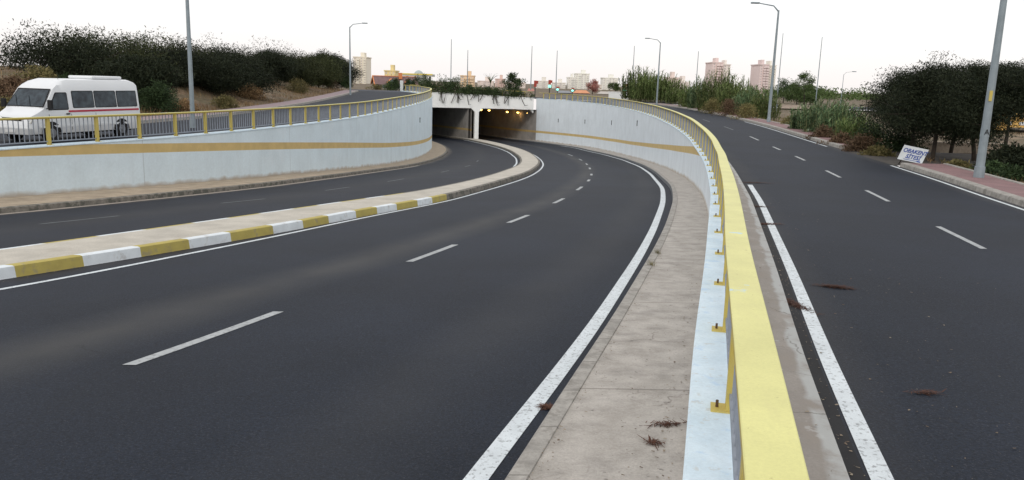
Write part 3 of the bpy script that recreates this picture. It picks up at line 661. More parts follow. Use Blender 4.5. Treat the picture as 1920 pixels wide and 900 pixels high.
def make_tree(name, loc, h, rad, label, cat, group, lm, kind='pine', seed=1, lean=0.0, low=.25, nclump=120, leaf=.28, trunk_r=None, per=60, sq=1.0):
    rng = np.random.RandomState(seed)
    root = empty(name, loc); tag(root, label, cat, group)
    tr = MB(); tr_r = trunk_r or h*.03
    spine = []
    for k in range(7):
        t = k/6.0; spine.append(Vector((lean*h*t*t+.05*h*math.sin(t*4+seed)*.5, .03*h*math.sin(t*5+seed*2), h*.9*t-.3*(k == 0))))
    tr.tube(spine, [tr_r*(1.15-.95*k/6) for k in range(7)], 9)
    cents = []
    nb = max(6, nclump//9)
    for i in range(nb):
        t = low+(1-low)*(i+.5)/nb; p0 = spine[0].lerp(spine[-1], 0)
        idx = t*6; k = min(5, int(idx)); p0 = spine[k].lerp(spine[k+1], idx-k)
        ang = i*2.4+rng.uniform(-.4, .4)
        if kind == 'pine': R_ = rad*(1-.62*max(0, (t-low)/(1-low))**1.6)*rng.uniform(.65, 1.15)
        else: R_ = rad*(1 if t < .75 else .8)*math.sqrt(max(.12, 1-((t-(low+1)/2)/((1-low)/2*1.08))**2))*rng.uniform(.7, 1.12)
        rise = R_*rng.uniform(-.05, .4) if kind == 'pine' else R_*(rng.uniform(.05, .4) if t < .6 else rng.uniform(-.25, .1))
        e = p0+Vector((math.cos(ang)*R_, math.sin(ang)*R_, rise))
        mid_ = p0.lerp(e, .5)+Vector((0, 0, -.06*R_))
        tr.tube([p0, mid_, e], [tr_r*.38*(1.1-t*.6), tr_r*.22, tr_r*.05], 5, cap=False)
        m_ = nclump//nb
        for j in range(m_):
            u = rng.uniform(.3, 1.05); q = p0.lerp(e, u)+Vector(rng.normal(0, .13*R_, 3))*(1 if j % 2 else 1.3); q.z = max(q.z, h*low*.55)
            cents.append(q)
    cents += [spine[-1]+Vector(rng.normal(0, rad*.15, 3)) for _ in range(4)]
    tr.build('trunk', BARK, root, smooth=True)
    V, Fq = leaves([tuple(c) for c in cents], per, rad*.13*sq, leaf, .3, rng, flat=.7)
    mesh_from_arrays('crown', V, Fq, lm, parent=root)
    return root
def make_bush(name, loc, rx, ry, h, label, cat, group, lm, seed=1, n=60, per=60, leaf=.16, up=.3):
    rng = np.random.RandomState(seed); root = empty(name, loc); tag(root, label, cat, group)
    st = MB(); cents = []
    for i in range(n):
        a = rng.uniform(0, 6.28); r = math.sqrt(rng.uniform(0, 1)); z = rng.uniform(.1, 1)
        lump = .8+.35*math.sin(3*a+seed)*math.cos(z*5+seed)
        k = math.sqrt(max(.05, 1-z*z))*lump; cents.append((math.cos(a)*r*rx*k, math.sin(a)*r*ry*k, z*h*(.85+.25*rng.rand())))
    for i in range(9):
        c = cents[i*3 % n]; st.tube([(c[0]*.15, c[1]*.15, -.1), (c[0]*.5, c[1]*.5, c[2]*.55), c], [.035, .025, .01], 5)
    st.build('stems', BARK, root)
    V, Fq = leaves(cents, per, min(rx, h)*.16, leaf, .4, rng, up=up)
    mesh_from_arrays('foliage', V, Fq, lm, parent=root)
    return root
def blades_mesh(bases, hts, lean, width, rng, segs=3, droop=.5):
    """arching grass / reed blades"""
    bases = np.asarray(bases, float); N = len(bases); hts = np.asarray(hts)[:, None]
    a = rng.uniform(0, 2*math.pi, N); d = np.stack([np.cos(a), np.sin(a), np.zeros(N)], 1); s_ = np.stack([-np.sin(a+rng.normal(0, .8, N)), np.cos(a), np.zeros(N)], 1)
    ln = rng.uniform(.2, 1, (N, 1))*lean; V = []; 
    for k in range(segs+1):
        t = k/segs; p = bases+d*hts*ln*(t**1.6)+np.array([0, 0, 1])*hts*(t-droop*ln*t**3*.7)
        wd = width*(1-.92*t)*hts**.3; V.append(p-s_*wd/2); V.append(p+s_*wd/2)
    V = np.stack(V, 1).reshape(-1, 3); n = 2*(segs+1); q = []
    off = np.arange(N)*n
    for k in range(segs): q.append(np.stack([off+2*k, off+2*k+1, off+2*k+3, off+2*k+2], 1))
    return V, np.concatenate(q, 0)
def make_reeds(loc, rx, ry, h, label, group, lm, seed, n=70, extra=0):
    rng = np.random.RandomState(seed); root = empty('giant_reed', loc); tag(root, label, 'reeds', group)
    sm_ = MB(); bV = []; bH = []
    for i in range(n):
        a = rng.uniform(0, 6.28); r = math.sqrt(rng.rand()); x, y = math.cos(a)*r*rx, math.sin(a)*r*ry
        hh = h*(.62+.38*math.cos(r*1.4))*rng.uniform(.7, 1.12); lx, ly = rng.normal(0, .08, 2)*hh+np.array([x, y])*.08
        tip = (x+lx, y+ly, hh*.93); sm_.tube([(x, y, -.1), (x+lx*.4, y+ly*.4, hh*.5), tip], [.022, .018, .008], 4, cap=False)
        m_ = 30
        for j in range(m_):
            t = .12+.88*(j/m_); bV.append((x+lx*t**1.3, y+ly*t**1.3, hh*.9*t)); bH.append(rng.uniform(.45, .95)*(.40+.11*h)*(1.1-.35*t))
    sm_.build('stems', mat('reed_stem', (.20, .19, .09)) if 'reed_stem' not in bpy.data.materials else bpy.data.materials['reed_stem'], root)
    V, Fq = blades_mesh(bV, bH, 1.7, .045+.0006*loc[1], rng, 3, .62)
    mesh_from_arrays('leaves', V, Fq, lm, parent=root)
    return root

# ------------------------------------------------------------------ minibus
VW = mat('van_white_paint', (.72, .74, .76), rough=.3, spec=.5, var=.04, vscale=1)
overlay(VW, times(VW, band(VW, 2, -1, .55, .18, coord='Object', wob=.25, wscale=3), .35), (.36, .33, .29))
VGL = mat('van_dark_glass', (.012, .018, .026), rough=.1, spec=.3, var=.5, vscale=3.5, col2=(.05, .07, .085))
VBLK = mat('van_black_rubber', (.015, .015, .016), rough=.8)
VRED = mat('van_red_stripe', (.45, .03, .06), rough=.4)
VCHR = mat('van_chrome', (.22, .23, .25), rough=.35, metal=.5)
VLMP = mat('van_headlamp', (.62, .62, .58), rough=.15, spec=.8, var=.4, vscale=9)
VINT = mat('van_seat_cloth', (.05, .05, .06))
fw = Vector(P(-15.5, 26.6, 0)); rw = Vector(P(-14.62, 29.8, 0)); hd = (fw-rw); hd.z = 0; vang = math.atan2(hd.y, hd.x)
zroad = 3.0-S*hl_up(28)
ex = Vector((math.cos(vang), math.sin(vang), 0)); ey = Vector((-math.sin(vang), math.cos(vang), 0))
# near side of the van is its left (+y local); rear near wheel contact at local (-1.75, .9)
vo = Vector((rw.x, rw.y, zroad))+ex*1.75-ey*.9
van = empty('minibus', vo, vang); tag(van, 'white high-roof minibus with a red side stripe behind the left railing', 'minibus')
W2 = .98
def prof(x):
    """(z_top, z_shoulder) of the body at station x; hood and screen included"""
    xs_ = [-2.95, -2.88, -2.6, 1.0, 1.35, 1.75, 2.36, 2.5, 2.85, 2.96, 3.0]
    zt = [2.28, 2.42, 2.50, 2.50, 2.42, 2.14, 1.34, 1.26, 1.08, .92, .62]
    return float(np.interp(x, xs_, zt))
def sect(x):
    zt = prof(x); pinch = float(np.interp(x, [-3, -2.8, 1.9, 2.6, 2.85, 3.0], [.03, 0, 0, .05, .13, .25])); w_ = W2-pinch
    zb = .34
    def yw(z):
        if z < 1.12: return w_-.03*max(0, (.6-z)/.3)
        return w_-.10*(z-1.12)/1.0
    lv = [zb, .55, .85, 1.12]
    pts = [(yw(min(z, zt-.05)), min(z, zt-.05)) for z in lv]
    for z in (1.5, 1.98): pts.append((yw(min(z, zt-.04)), min(z, zt-.04)))
    zz = min(2.25, zt-.035); pts.append((yw(zz)-.01, zz)); zz = max(zt-.06, zz); pts.append((yw(zt-.03)-.09*(1 if zt > 1.6 else .6), zt-.045 if zt-.045 > zz-.06 else zz)); pts.append((yw(zt)-.26, zt-.008)); pts.append((0, zt))
    return pts
bodyst = [-2.95, -2.88, -2.6, -2.0, -1.0, 0, 1.0, 1.2, 1.35, 1.55, 1.75, 1.95, 2.15, 2.36, 2.5, 2.7, 2.85, 2.96, 3.0]
mb = MB(); rows = []
for x in bodyst:
    s_ = sect(x); full = s_+[(-a, b) for a, b in reversed(s_[:-1])]
    rows.append([(x, a, b) for a, b in full])
mb.grid(rows); mb.face([p for p in rows[0]]); mb.face([p for p in reversed(rows[-1])])
body = mb.build('body', VW, van)
me = body.data
for p in me.polygons: p.use_smooth = True
me.set_sharp_from_angle(angle=R(35))
def side_quad(x0, x1, z0, z1, sgn, out_=.008, slant0=0, slant1=0, r=.06):
    def y_(z): return W2-.10*(z-1.12)/1.0 if z > 1.12 else W2
    pts = []
    for (cx_, cz, a0) in ((x0+r, z0+r, 180), (x1-r, z0+r, 270), (x1-r, z1-r, 0), (x0+r, z1-r, 90)):
        for k in range(5):
            a = R(a0+k*22.5); x = cx_+r*math.cos(a); z = cz+r*math.sin(a); t = (z-z0)/(z1-z0)
            x += (slant1*t if cx_ > (x0+x1)/2 else slant0*t); pts.append((x, sgn*(y_(z)+out_), z))
    return pts
def prism(mb_, pts, th, sgn, mi=0):
    b = [(p[0], p[1]-sgn*th, p[2]) for p in pts]; mb_.face(pts if sgn < 0 else pts[::-1], mi)
    for i in range(len(pts)): j = (i+1) % len(pts); mb_.face([pts[i], pts[j], b[j], b[i]], mi)
for sgn in (1, -1):
    for (a, b) in ((-2.78, -1.62), (-1.52, -.34), (-.24, .86)):
        mb = MB(); prism(mb, side_quad(a-.03, b+.03, 1.32, 2.02, sgn, .006), .02, sgn); fr = mb.build('window', VBLK, van)
        mb = MB(); prism(mb, side_quad(a, b, 1.35, 1.99, sgn, .012), .02, sgn); mb.build('pane', VGL, fr)
    mb = MB(); prism(mb, side_quad(1.12, 2.16, 1.26, 1.96, sgn, .006, slant1=-.45), .02, sgn); fr = mb.build('window', VBLK, van)
    mb = MB(); prism(mb, side_quad(1.16, 2.10, 1.30, 1.92, sgn, .012, slant1=-.42), .02, sgn); mb.build('pane', VGL, fr)
    mb = MB(); mb.box((-.85, sgn*(W2+.004), 1.20), (4.0, .016, .075)); mb.build('red_stripe', VRED, van)
    mb = MB(); mb.box((.1, sgn*(W2+.002), .62), (5.0, .02, .09)); mb.build('rubbing_strip', VW, van)
    for x in (1.02, 2.14, -.29):
        mb = MB(); mb.box((x, sgn*(W2+.001), .78), (.012, .008, .66)); mb.build('door_seam', VBLK, van)
    mb = MB(); mb.box((1.2, sgn*(W2+.02), 1.10), (.16, .04, .05)); mb.build('door_handle', VBLK, van)
    # mirror
    mb = MB(); mb.box((2.22, sgn*(W2+.17), 1.50), (.10, .20, .34)); mb.tube([(2.2, sgn*(W2-.05), 1.32), (2.22, sgn*(W2+.15), 1.36)], .025, 6); mb.build('mirror', VBLK, van, bevel=.02)
    for wx in (-1.75, 2.05):
        mb = MB(); pts = []
        for k in range(17):
            a = math.pi*k/16; pts.append((wx+.46*math.cos(a), sgn*(W2+.006), .36+.46*math.sin(a)))
        mb.face(pts if sgn < 0 else pts[::-1]); mb.build('wheel_arch', VBLK, van)
        tw = MB(); c0 = (wx, sgn*(W2-.20), .36)
        tw.tube([(wx, sgn*(W2-.22), .36), (wx, sgn*(W2-.2), .36), (wx, sgn*(W2-.02), .36), (wx, sgn*(W2+.015), .36)], [.30, .36, .36, .31], 28); ty = tw.build('wheel', VBLK, van, smooth=False)
        rm = MB(); rm.tube([(wx, sgn*(W2), .36), (wx, sgn*(W2+.022), .36)], [.20, .18], 20); rm.tube([(wx, sgn*(W2+.01), .36), (wx, sgn*(W2+.05), .36)], [.075, .06], 12); rm.build('rim', VCHR, ty)
    mb = MB(); pts = [(2.965, sgn*.50, .74), (2.9, sgn*.84, .76), (2.80, sgn*.86, 1.03), (2.90, sgn*.52, .99)]
    q = [(p[0]+.02, p[1]*1.015, p[2]+.005) for p in pts]; b = [(p[0]-.1, p[1], p[2]) for p in pts]; mb.face(q if sgn > 0 else q[::-1])
    for i in range(4): j = (i+1) % 4; mb.face([q[i], q[j], b[j], b[i]])
    mb.build('headlight', VLMP, van)
    mb = MB(); mb.box((-2.93, sgn*.86, 1.1), (.06, .14, .5)); mb.build('tail_light', VRED, van)
# windscreen follows the slope between roof and bonnet
sl = (1.34-2.14)/(2.36-1.75)
def scr(x, y, o_=.01): return (x+o_*.8, y, 2.14+sl*(x-1.75)+o_*.6)
mb = MB(); mb.face([scr(1.79, -.80), scr(2.33, -.93), scr(2.33, .93), scr(1.79, .80)]); fr = mb.build('windscreen', VBLK, van)
mb = MB(); mb.face([scr(1.83, -.76, .018), scr(2.31, -.88, .018), scr(2.31, .88, .018), scr(1.83, .76, .018)]); mb.build('pane', VGL, fr)
for y0_ in (-.35, .3):
    mb = MB(); mb.tube([scr(2.33, y0_, .03), scr(2.02, y0_-.35, .03)], .01, 5); mb.build('wiper', VBLK, fr)
mb = MB(); mb.box((3.0, 0, .45), (.16, 1.86, .26)); mb.build('bumper', mat('van_bumper_grey', (.42, .43, .44), rough=.6), van, bevel=.03)
mb = MB()
for k in range(5): mb.box((2.975-.02*k*.6, 0, .68+.065*k), (.03, .92, .025))
mb.box((2.96, 0, .8), (.02, .95, .34), mi=1); mb.build('grille', [VCHR, VBLK], van)
mb = MB(); mb.box((3.09, 0, .46), (.012, .5, .11)); mb.build('number_plate', VW, van)
mb = MB(); mb.box((-1.45, 0, 2.565), (1.75, 1.25, .13)); mb.build('roof_unit', VW, van, bevel=.05)
mb = MB(); mb.tube([(1.1, .5, 2.47), (1.05, .5, 2.62)], .008, 5); mb.build('aerial', VBLK, van)
mb = MB(); mb.box((0, 0, .33), (5.2, 1.6, .12)); mb.build('underbody', VBLK, van)

# ------------------------------------------------------------------ street lamps
def street_lamp(px, py, Y, r0, hgt, arm, label, group, mark=False, lean=0.0):
    p = at(px, py, Y); root = empty('street_lamp', p); tag(root, label, 'street lamp', group)
    mb = MB(); mb.tube([(0, 0, -.1), (0, 0, .35), (0, 0, .36), (lean*.5, 0, hgt*.5), (lean, 0, hgt)], [r0*1.25, r0*1.2, r0, r0*.82, r0*.55], 12)
    mb.build('pole', STEEL, root)
    if abs(arm) > 0:
        mb = MB(); mb.tube([(lean, 0, hgt-.1), (lean+arm*.25, 0, hgt+.35), (lean+arm, 0, hgt+.55)], [r0*.5, r0*.38, r0*.3], 8); mb.build('arm', STEEL, root)
        mb = MB(); mb.box((lean+arm+.25*math.copysign(1, arm), 0, hgt+.55), (.75, .26, .14)); mb.build('lamp_head', STEEL, root, bevel=.04)
    if mark:
        tx(root, 'A', .26, (-.03, -r0*1.0-.03, 1.45), DARKM); mb = MB()
        mb.tube([(0, 0, 1.36), (0, 0, 1.66)], [r0*1.02, r0*1.0], 12, mi=0); mb.build('stencil_band', STEEL, root)
        mb = MB(); mb.box((-.06, -r0-.0, 2.75), (.10, .03, .35)); mb.build('sticker', YPOST, root)
    return root
def tx(parent, body_, size, loc, mt, shear=0.0, rot=(R(90), 0, 0), ext=.004, align='CENTER', name='lettering', bold=0.0):
    cu_ = bpy.data.curves.new('lettering', 'FONT'); cu_.body = body_; cu_.size = size; cu_.shear = shear; cu_.extrude = ext; cu_.align_x = align; cu_.offset = bold
    to = bpy.data.objects.new('lettering', cu_); C.objects.link(to); dg = bpy.context.evaluated_depsgraph_get(); dg.update()
    me_ = bpy.data.meshes.new_from_object(to.evaluated_get(dg)); bpy.data.objects.remove(to)
    me_.materials.clear(); me_.materials.append(mt); o_ = bpy.data.objects.new(name, me_); C.objects.link(o_); o_.parent = parent; o_.location = loc; o_.rotation_euler = rot
    return o_
GL = 'street lamps along the slip roads'
street_lamp(1835, 331, 27.7, .138, 9.5, -1.8, 'thick grey steel lamp post marked with a black letter, by the tipped-over name board', GL, True, .0)
street_lamp(1441, 229, 71.2, .14, 9.5, -1.8, 'grey steel lamp post at the red-paved kerb between reed clumps', GL)
street_lamp(1231, 196, 127.6, .13, 9.5, -1.8, 'steel lamp post in front of the tall bushy reed clump near the portal', GL)
street_lamp(362, 236, 42.4, .12, 9.5, 1.8, 'steel lamp post behind the left railing, right of the round dark bush', GL)
street_lamp(657, 183, 112.5, .13, 9.5, 1.8, 'steel lamp post at the end of the dark pine wood on the left', GL)
GF = 'distant lamp posts beyond the underpass'
for px, py, Y, hg, wd, ar in ((845, 172, 175, 11, 'rising out of the creepers on the left part of the portal', 0), (876, 166, 260, 12, 'thin one just right of the thick post in the creepers', 0), (995, 168, 230, 12, 'beside the leafy tree on the portal', 0), (1042, 170, 250, 12, 'right of the first pair of traffic lights', 0), (1184, 185, 190, 12, 'behind the left edge of the bushy reeds', 0), (1303, 190, 200, 12, 'behind the low reeds, between two apartment blocks', 0), (1455, 207, 130, 12, 'just right of the kerbside post, on the dry field', 0), (1529, 195, 150, 12, 'slanting behind the young reeds', 0)):
    street_lamp(px, py, Y, .09*Y/150, hg, ar, 'far lamp post, '+wd, GF)
street_lamp(1574, 215, 150, .07, 7.3, 1.6, 'distant lamp post with a short bent arm, seen whole against the sky', GF)

# ------------------------------------------------------------------ name board
p0 = at(1683, 298, 33.2)
sg = empty('name_board', (p0.x, p0.y, p0.z), R(6)); tag(sg, 'tilted white board with blue slanted lettering, leaning at the foot of the pine', 'sign')
SGW = mat('sign_white', (.62, .66, .68), rough=.5, var=.15, vscale=4); SGB = mat('sign_blue', (.02, .06, .28), rough=.5)
tilt = -.155
TM = Matrix.Rotation(R(0), 4, 'X') @ Matrix.Rotation(tilt, 4, 'Y').inverted()
TM = Matrix.Rotation(-tilt, 4, 'Y')
mb = MB()
def para(x, z): return (x+.22*z, 0, z)
c = [para(0, .0), para(1.10, .0), para(1.10, .62), para(0, .62)]
bk = [(a, .03, b_) for a, _, b_ in c]; mb.face(c); mb.face(bk[::-1])
for i in range(4): j = (i+1) % 4; mb.face([c[i], bk[i], bk[j], c[j]])
bd = mb.build('board', SGW, sg); bd.rotation_euler = (0, .17, 0)
tx(bd, 'OBAKENT', .235, (.66, -.008, .345), SGB, .35, bold=.004)
tx(bd, 'SİTESİ', .235, (.63, -.008, .115), SGB, .35, bold=.004)
mb = MB(); mb.box((.62, -.004, .055), (.75, .006, .02)); mb.box((.93, -.005, .055), (.16, .007, .05)); mb.build('underline', SGB, bd)
for k in (.3, .95):
    mb = MB(); mb.tube([(k, .05, .15), (k+.05, .45, -.25)], .02, 6); mb.build('prop', BARK, sg)

# ------------------------------------------------------------------ vegetation
GP = 'dark pines on the left bank'
pines = [  # px of trunk, Y, tree height, crown radius
 (262, 52, 6.2, 3.0, 'just behind the rear of the minibus'), (330, 55, 6.6, 3.3, 'behind the first lamp post'), (398, 58, 6.4, 3.2, 'right of the first lamp post'),
 (452, 61, 6.6, 3.4, 'fourth from the left edge of the wood'), (508, 66, 7.0, 3.3, 'fifth from the left edge of the wood'), (556, 70, 7.2, 3.4, 'in the middle, with olive foliage'), (596, 78, 7.8, 3.3, 'with olive foliage beside the dark end of the wood'),
 (622, 92, 8.6, 3.4, 'second to last towards the portal'), (640, 104, 8.8, 3.3, 'last of the wood, beside the far lamp post')]
def ground_z(X, Y):
    x, y = X/S, Y/S; return 3.0-S*(H_WL(y)+.03)+bank(x, y)
def on_bank(px, d):         # distance at which the sight line has gone d (survey units) past the left sidewalk
    Y = 30.0
    while Y < 190:
        q = at(px, 180, Y)
        if q.x/S < LVC(Y/S)-1.9-d: break
        Y += .5
    return Y
for i, (px, Y, hh, rr_, wd) in enumerate(pines):
    px -= 8*(i > 6); Y = on_bank(px, (3.5, 5.5, 4.2)[i % 3]); rr_ *= .8+Y/260.0; q = at(px, 180, Y); gz = ground_z(q.x, q.y)
    topz = at(px, (132-14*math.sin(i*2.1)) if px < 500 else 104-6*math.sin(i*2.1), Y).z
    make_tree('pine_tree', (q.x, q.y, gz), max(2.9, topz-gz), rr_, 'dark pine on the left bank, '+wd, 'pine tree', GP, L_PINE2 if 'olive' in wd else L_PINE, 'round', 20+i, 0, .13, 210, .20+.0012*max(0, Y-80), .11, 150, 1.0)
for i, (px, Y, wd) in enumerate([(300, 66, 'behind the minibus tail'), (365, 70, 'behind the first lamp post'), (425, 74, 'between two front pines'), (480, 80, 'middle of the back row'), (535, 86, 'behind the olive pine'), (585, 96, 'at the far end of the back row'), (195, 62, 'above the minibus roof'), (115, 64, 'above the minibus windscreen')]):
    Y = on_bank(px, 8.5); q = at(px, 170, Y); gz = ground_z(q.x, q.y); topz = at(px, (126 if px < 500 else 108)-14*math.cos(i*1.7), Y).z
    if i > 5: topz = at(px, 128, Y).z
    make_tree('pine_tree', (q.x, q.y, gz), max(2.2, topz-gz), 5.0, 'back row pine on the left bank, '+wd, 'pine tree', GP, L_PINE if i % 3 else L_PINE2, 'round', 50+i, 0, .08, 170, .24, .15, 100, 1.15)
q = at(298, 212, on_bank(298, 1.0)); make_bush('round_bush', (q.x, q.y, ground_z(q.x, q.y)-.1), 1.6, 1.4, 1.9, 'dark green round bush between the minibus and the lamp post', 'bush', 'bushes on the left bank', L_BUSH, 3, 90, 90, .15)
for px, Y, rx, h_, wd, lm in ((420, 50, 1.3, .9, 'low brown-green bush right of the left lamp post', L_DRYG), (470, 55, 1.5, 1.2, 'straw-coloured bush in the middle of the left bank', L_DRY), (560, 68, 1.6, 1.6, 'olive bush at the foot of the wood', L_DRYG), (620, 86, 1.6, 2.0, 'brownish bush at the right foot of the wood', L_REDB), (650, 104, 1.4, 2.2, 'green bush beside the far lamp post', L_BUSH), (10, 40, 1.2, .9, 'dry bush at the left picture edge behind the minibus', L_DRYG), (30, 46, 1.6, .9, 'brown low scrub above the minibus windscreen', L_REDB), (75, 50, 1.8, 1.1, 'dull green scrub above the front of the minibus roof', L_DRYG), (130, 52, 1.6, 1.2, 'dark scrub above the middle of the minibus roof', L_BUSH), (345, 47, 1.2, .8, 'straw scrub touching the left lamp post', L_DRY)):
    Y = max(Y, on_bank(px, .6+.8*(px % 3))); q = at(px, 210, Y); make_bush('bank_bush', (q.x, q.y, ground_z(q.x, q.y)-.1), rx, rx, h_, wd, 'bush', 'bushes on the left bank', lm, int(px), 60, 60, .16)
# dry grass on the left bank, one mass
rng = np.random.RandomState(5); B = []; Hh = []
for k in range(26000):
    y = rng.uniform(24, 112); e = rng.uniform(0, 1)**1.2*11; x = LVC(y)-1.95-e
    dens = .5+.5*math.sin(y*.8+2*math.sin(x*.7)); 
    if rng.rand() > .25+.75*dens: continue
    B.append((x*S, y*S, 3.0-S*(H_WL(y)+.03)+bank(x, y)-.03)); Hh.append(rng.uniform(.15, .5)*(1.3 if dens > .7 else .8))
V, Fq = blades_mesh(B, Hh, .8, .035, rng, 2, .5); o = mesh_from_arrays('dry_grass', V, Fq, L_DRY); tag(o, 'straw-coloured dry grass covering the earth bank on the left', 'grass', kind='stuff')

GRD = 'clumps of giant reed along the right-hand slip road'
reeds = [(1196, 152, 3.2, 7.4, 'tall leafy clump at the left end of the row, left of a lamp post', L_REED, 100), (1218, 148, 3.6, 6.6, 'tall clump right behind the lamp post near the portal', L_REED, 110), (1246, 146, 3.2, 6.0, 'right half of the big bushy group behind the lamp post', L_REED, 100), (1266, 140, 1.8, 3.2, 'low clump ending the bushy group on its right', L_REED, 60),
 (1297, 118, 1.9, 4.6, 'short clump beside the dry gap', L_REED, 60), (1316, 112, 2.0, 5.6, 'pointed young clump left of the tall pink tower', L_REED2, 60), (1345, 104, 2.6, 6.6, 'tallest spiky clump under the tall pink tower', L_REED, 90), (1378, 98, 2.3, 5.4, 'spiky clump right of the tallest one', L_REED, 80), (1408, 90, 2.2, 4.3, 'rounded clump before the second lamp post', L_REED2, 80), (1432, 84, 1.6, 3.8, 'clump touching the second lamp post', L_REED, 60),
 (1523, 60, 1.5, 3.0, 'young clump with feathery tops at the kerb', L_REED2, 60), (1552, 56, 1.5, 3.3, 'bluish clump in front of the distant bent-arm lamp', L_REED2, 70), (1583, 52, 1.4, 3.1, 'clump with a tall dark spike, left of the pine', L_REED2, 70), (1610, 47, 1.3, 2.4, 'low clump under the pine branches', L_REED, 60)]
def gR(X, Y): return 3.0-S*(h_up(min(Y/S, 112))+.27) if Y/S < 114 else 3-S*2.34
for i, (px, Y, rx, hh, wd, lm, n) in enumerate(reeds):
    q = at(px, 215, Y); make_reeds((q.x, q.y, gR(q.x, q.y)), rx, rx*.7, hh*.92, 'reeds: '+wd, GRD, lm, 80+i, int(n*1.35))
for px, Y, rx, h_, wd, lm in ((1283, 125, 1.8, 2.0, 'orange-brown scrub in the gap of the reed row', L_REDB), (1330, 96, 1.6, 1.9, 'dry yellowish scrub before the reed row', L_DRYG), (1362, 88, 1.6, 2.0, 'dry orange scrub under the tallest reeds', L_REDB), (1395, 80, 1.5, 1.6, 'dull green scrub near the kerb', L_DRYG), (1480, 68, 1.2, 1.0, 'yellow-green scrub right of the second lamp post', L_DRYG), (1497, 60, 1.0, 1.3, 'dark green shrub at the kerb', L_BUSH),
                               (1545, 50, 1.3, 1.0, 'reddish scrub below the young reeds', L_REDB), (1582, 45, 1.4, .9, 'rust-brown scrub beside the kerb end', L_REDB), (1620, 41, 1.4, 1.0, 'rust-brown scrub left of the name board', L_REDB), (1650, 38.5, 1.0, .7, 'brown weeds just left of the name board', L_DRYG), (1640, 44, 1.6, 1.6, 'dark bush under the pine, behind the scrub', L_BUSH), (1690, 42, 1.5, 1.3, 'dark bush behind the name board', L_BUSH),
                               (1800, 33.5, .8, .55, 'low weeds between pine trunk and lamp post', L_DRYG), (1870, 30.5, 1.0, .7, 'dark weeds behind the kerb right of the thick lamp post', L_BUSH), (1905, 29, .9, .65, 'dark weeds at the right picture edge', L_BUSH)):
    q = at(px, 260, Y); make_bush('roadside_scrub', (q.x, q.y, gR(q.x, q.y)-.08), rx, rx*.8, h_, wd, 'shrub', 'scrub along the right-hand sidewalk', lm, int(px)+1, 60, 60, .15)
rng = np.random.RandomState(9); B = []; Hh = []
for k in range(15000):
    y = rng.uniform(15, 110); e = abs(rng.normal(0, 3.2)); x = UCURB(y)+1.7+e
    if rng.rand() > .4+.6*math.sin(y*1.1+math.sin(x)): continue
    B.append((x*S, y*S, 3.0-S*(h_up(y)+.02+min(1, e/2)*.25)-.02)); Hh.append(rng.uniform(.12, .42))
V, Fq = blades_mesh(B, Hh, .8, .035, rng, 2, .5); o = mesh_from_arrays('dry_grass', V, Fq, L_DRY); tag(o, 'rust and straw coloured dry grass behind the red-paved sidewalk', 'grass', kind='stuff')
# pines on the right
GQ = 'dark pines on the right'
for px, Y, hh, rr_, ln, wd, sd_ in ((1752, 36.0, 5.6, 2.6, -.05, 'with the bare dark trunk standing behind the name board', 1), (1708, 41, 5.8, 2.2, -.06, 'leaning left over the reeds', 2), (1828, 37, 5.6, 2.2, -.04, 'behind the thick lamp post', 3), (1965, 35, 5.6, 2.5, 0, 'cut by the right picture edge', 4), (1885, 44, 5.6, 2.8, 0, 'in the second row right of the thick lamp post', 6), (1790, 43, 6.0, 3.0, 0, 'in the second row behind the trunk', 5)):
    q = at(px, 262, Y); gz = gR(q.x, q.y); topz = at(px, 118 if px > 1740 else 134, Y).z
    make_tree('pine_tree', (q.x, q.y, gz), topz-gz, rr_, 'dark spreading pine on the right, '+wd, 'pine tree', GQ, L_PINE, 'round', 100+sd_, ln, .68 if sd_ in (4, 6) else .36, 240, .12, .10, 210, .95)
q = at(1905, 300, 33); make_bush('dense_bush', (q.x, q.y, gR(q.x, q.y)), 1.9, 1.3, 1.05, 'dense dark bush right of the thick lamp post', 'bush', 'scrub along the right-hand sidewalk', L_PINE, 77, 110, 90, .18)
# low stone wall glimpsed behind the pine
q = at(1800, 292, 46); mb = MB(); mb.box((0, 0, 0), (5.5, .4, 1.3)); mb.box((0, -.02, .7), (5.6, .5, .12)); o = mb.build('garden_wall', mat('pale_rough_stone', (.46, .38, .30), var=.35, vscale=1.5, fine=.2, fscale=8), loc=q); o.rotation_euler = (0, 0, .1)
tag(o, 'low pale rendered wall seen behind the pine trunk', 'wall')

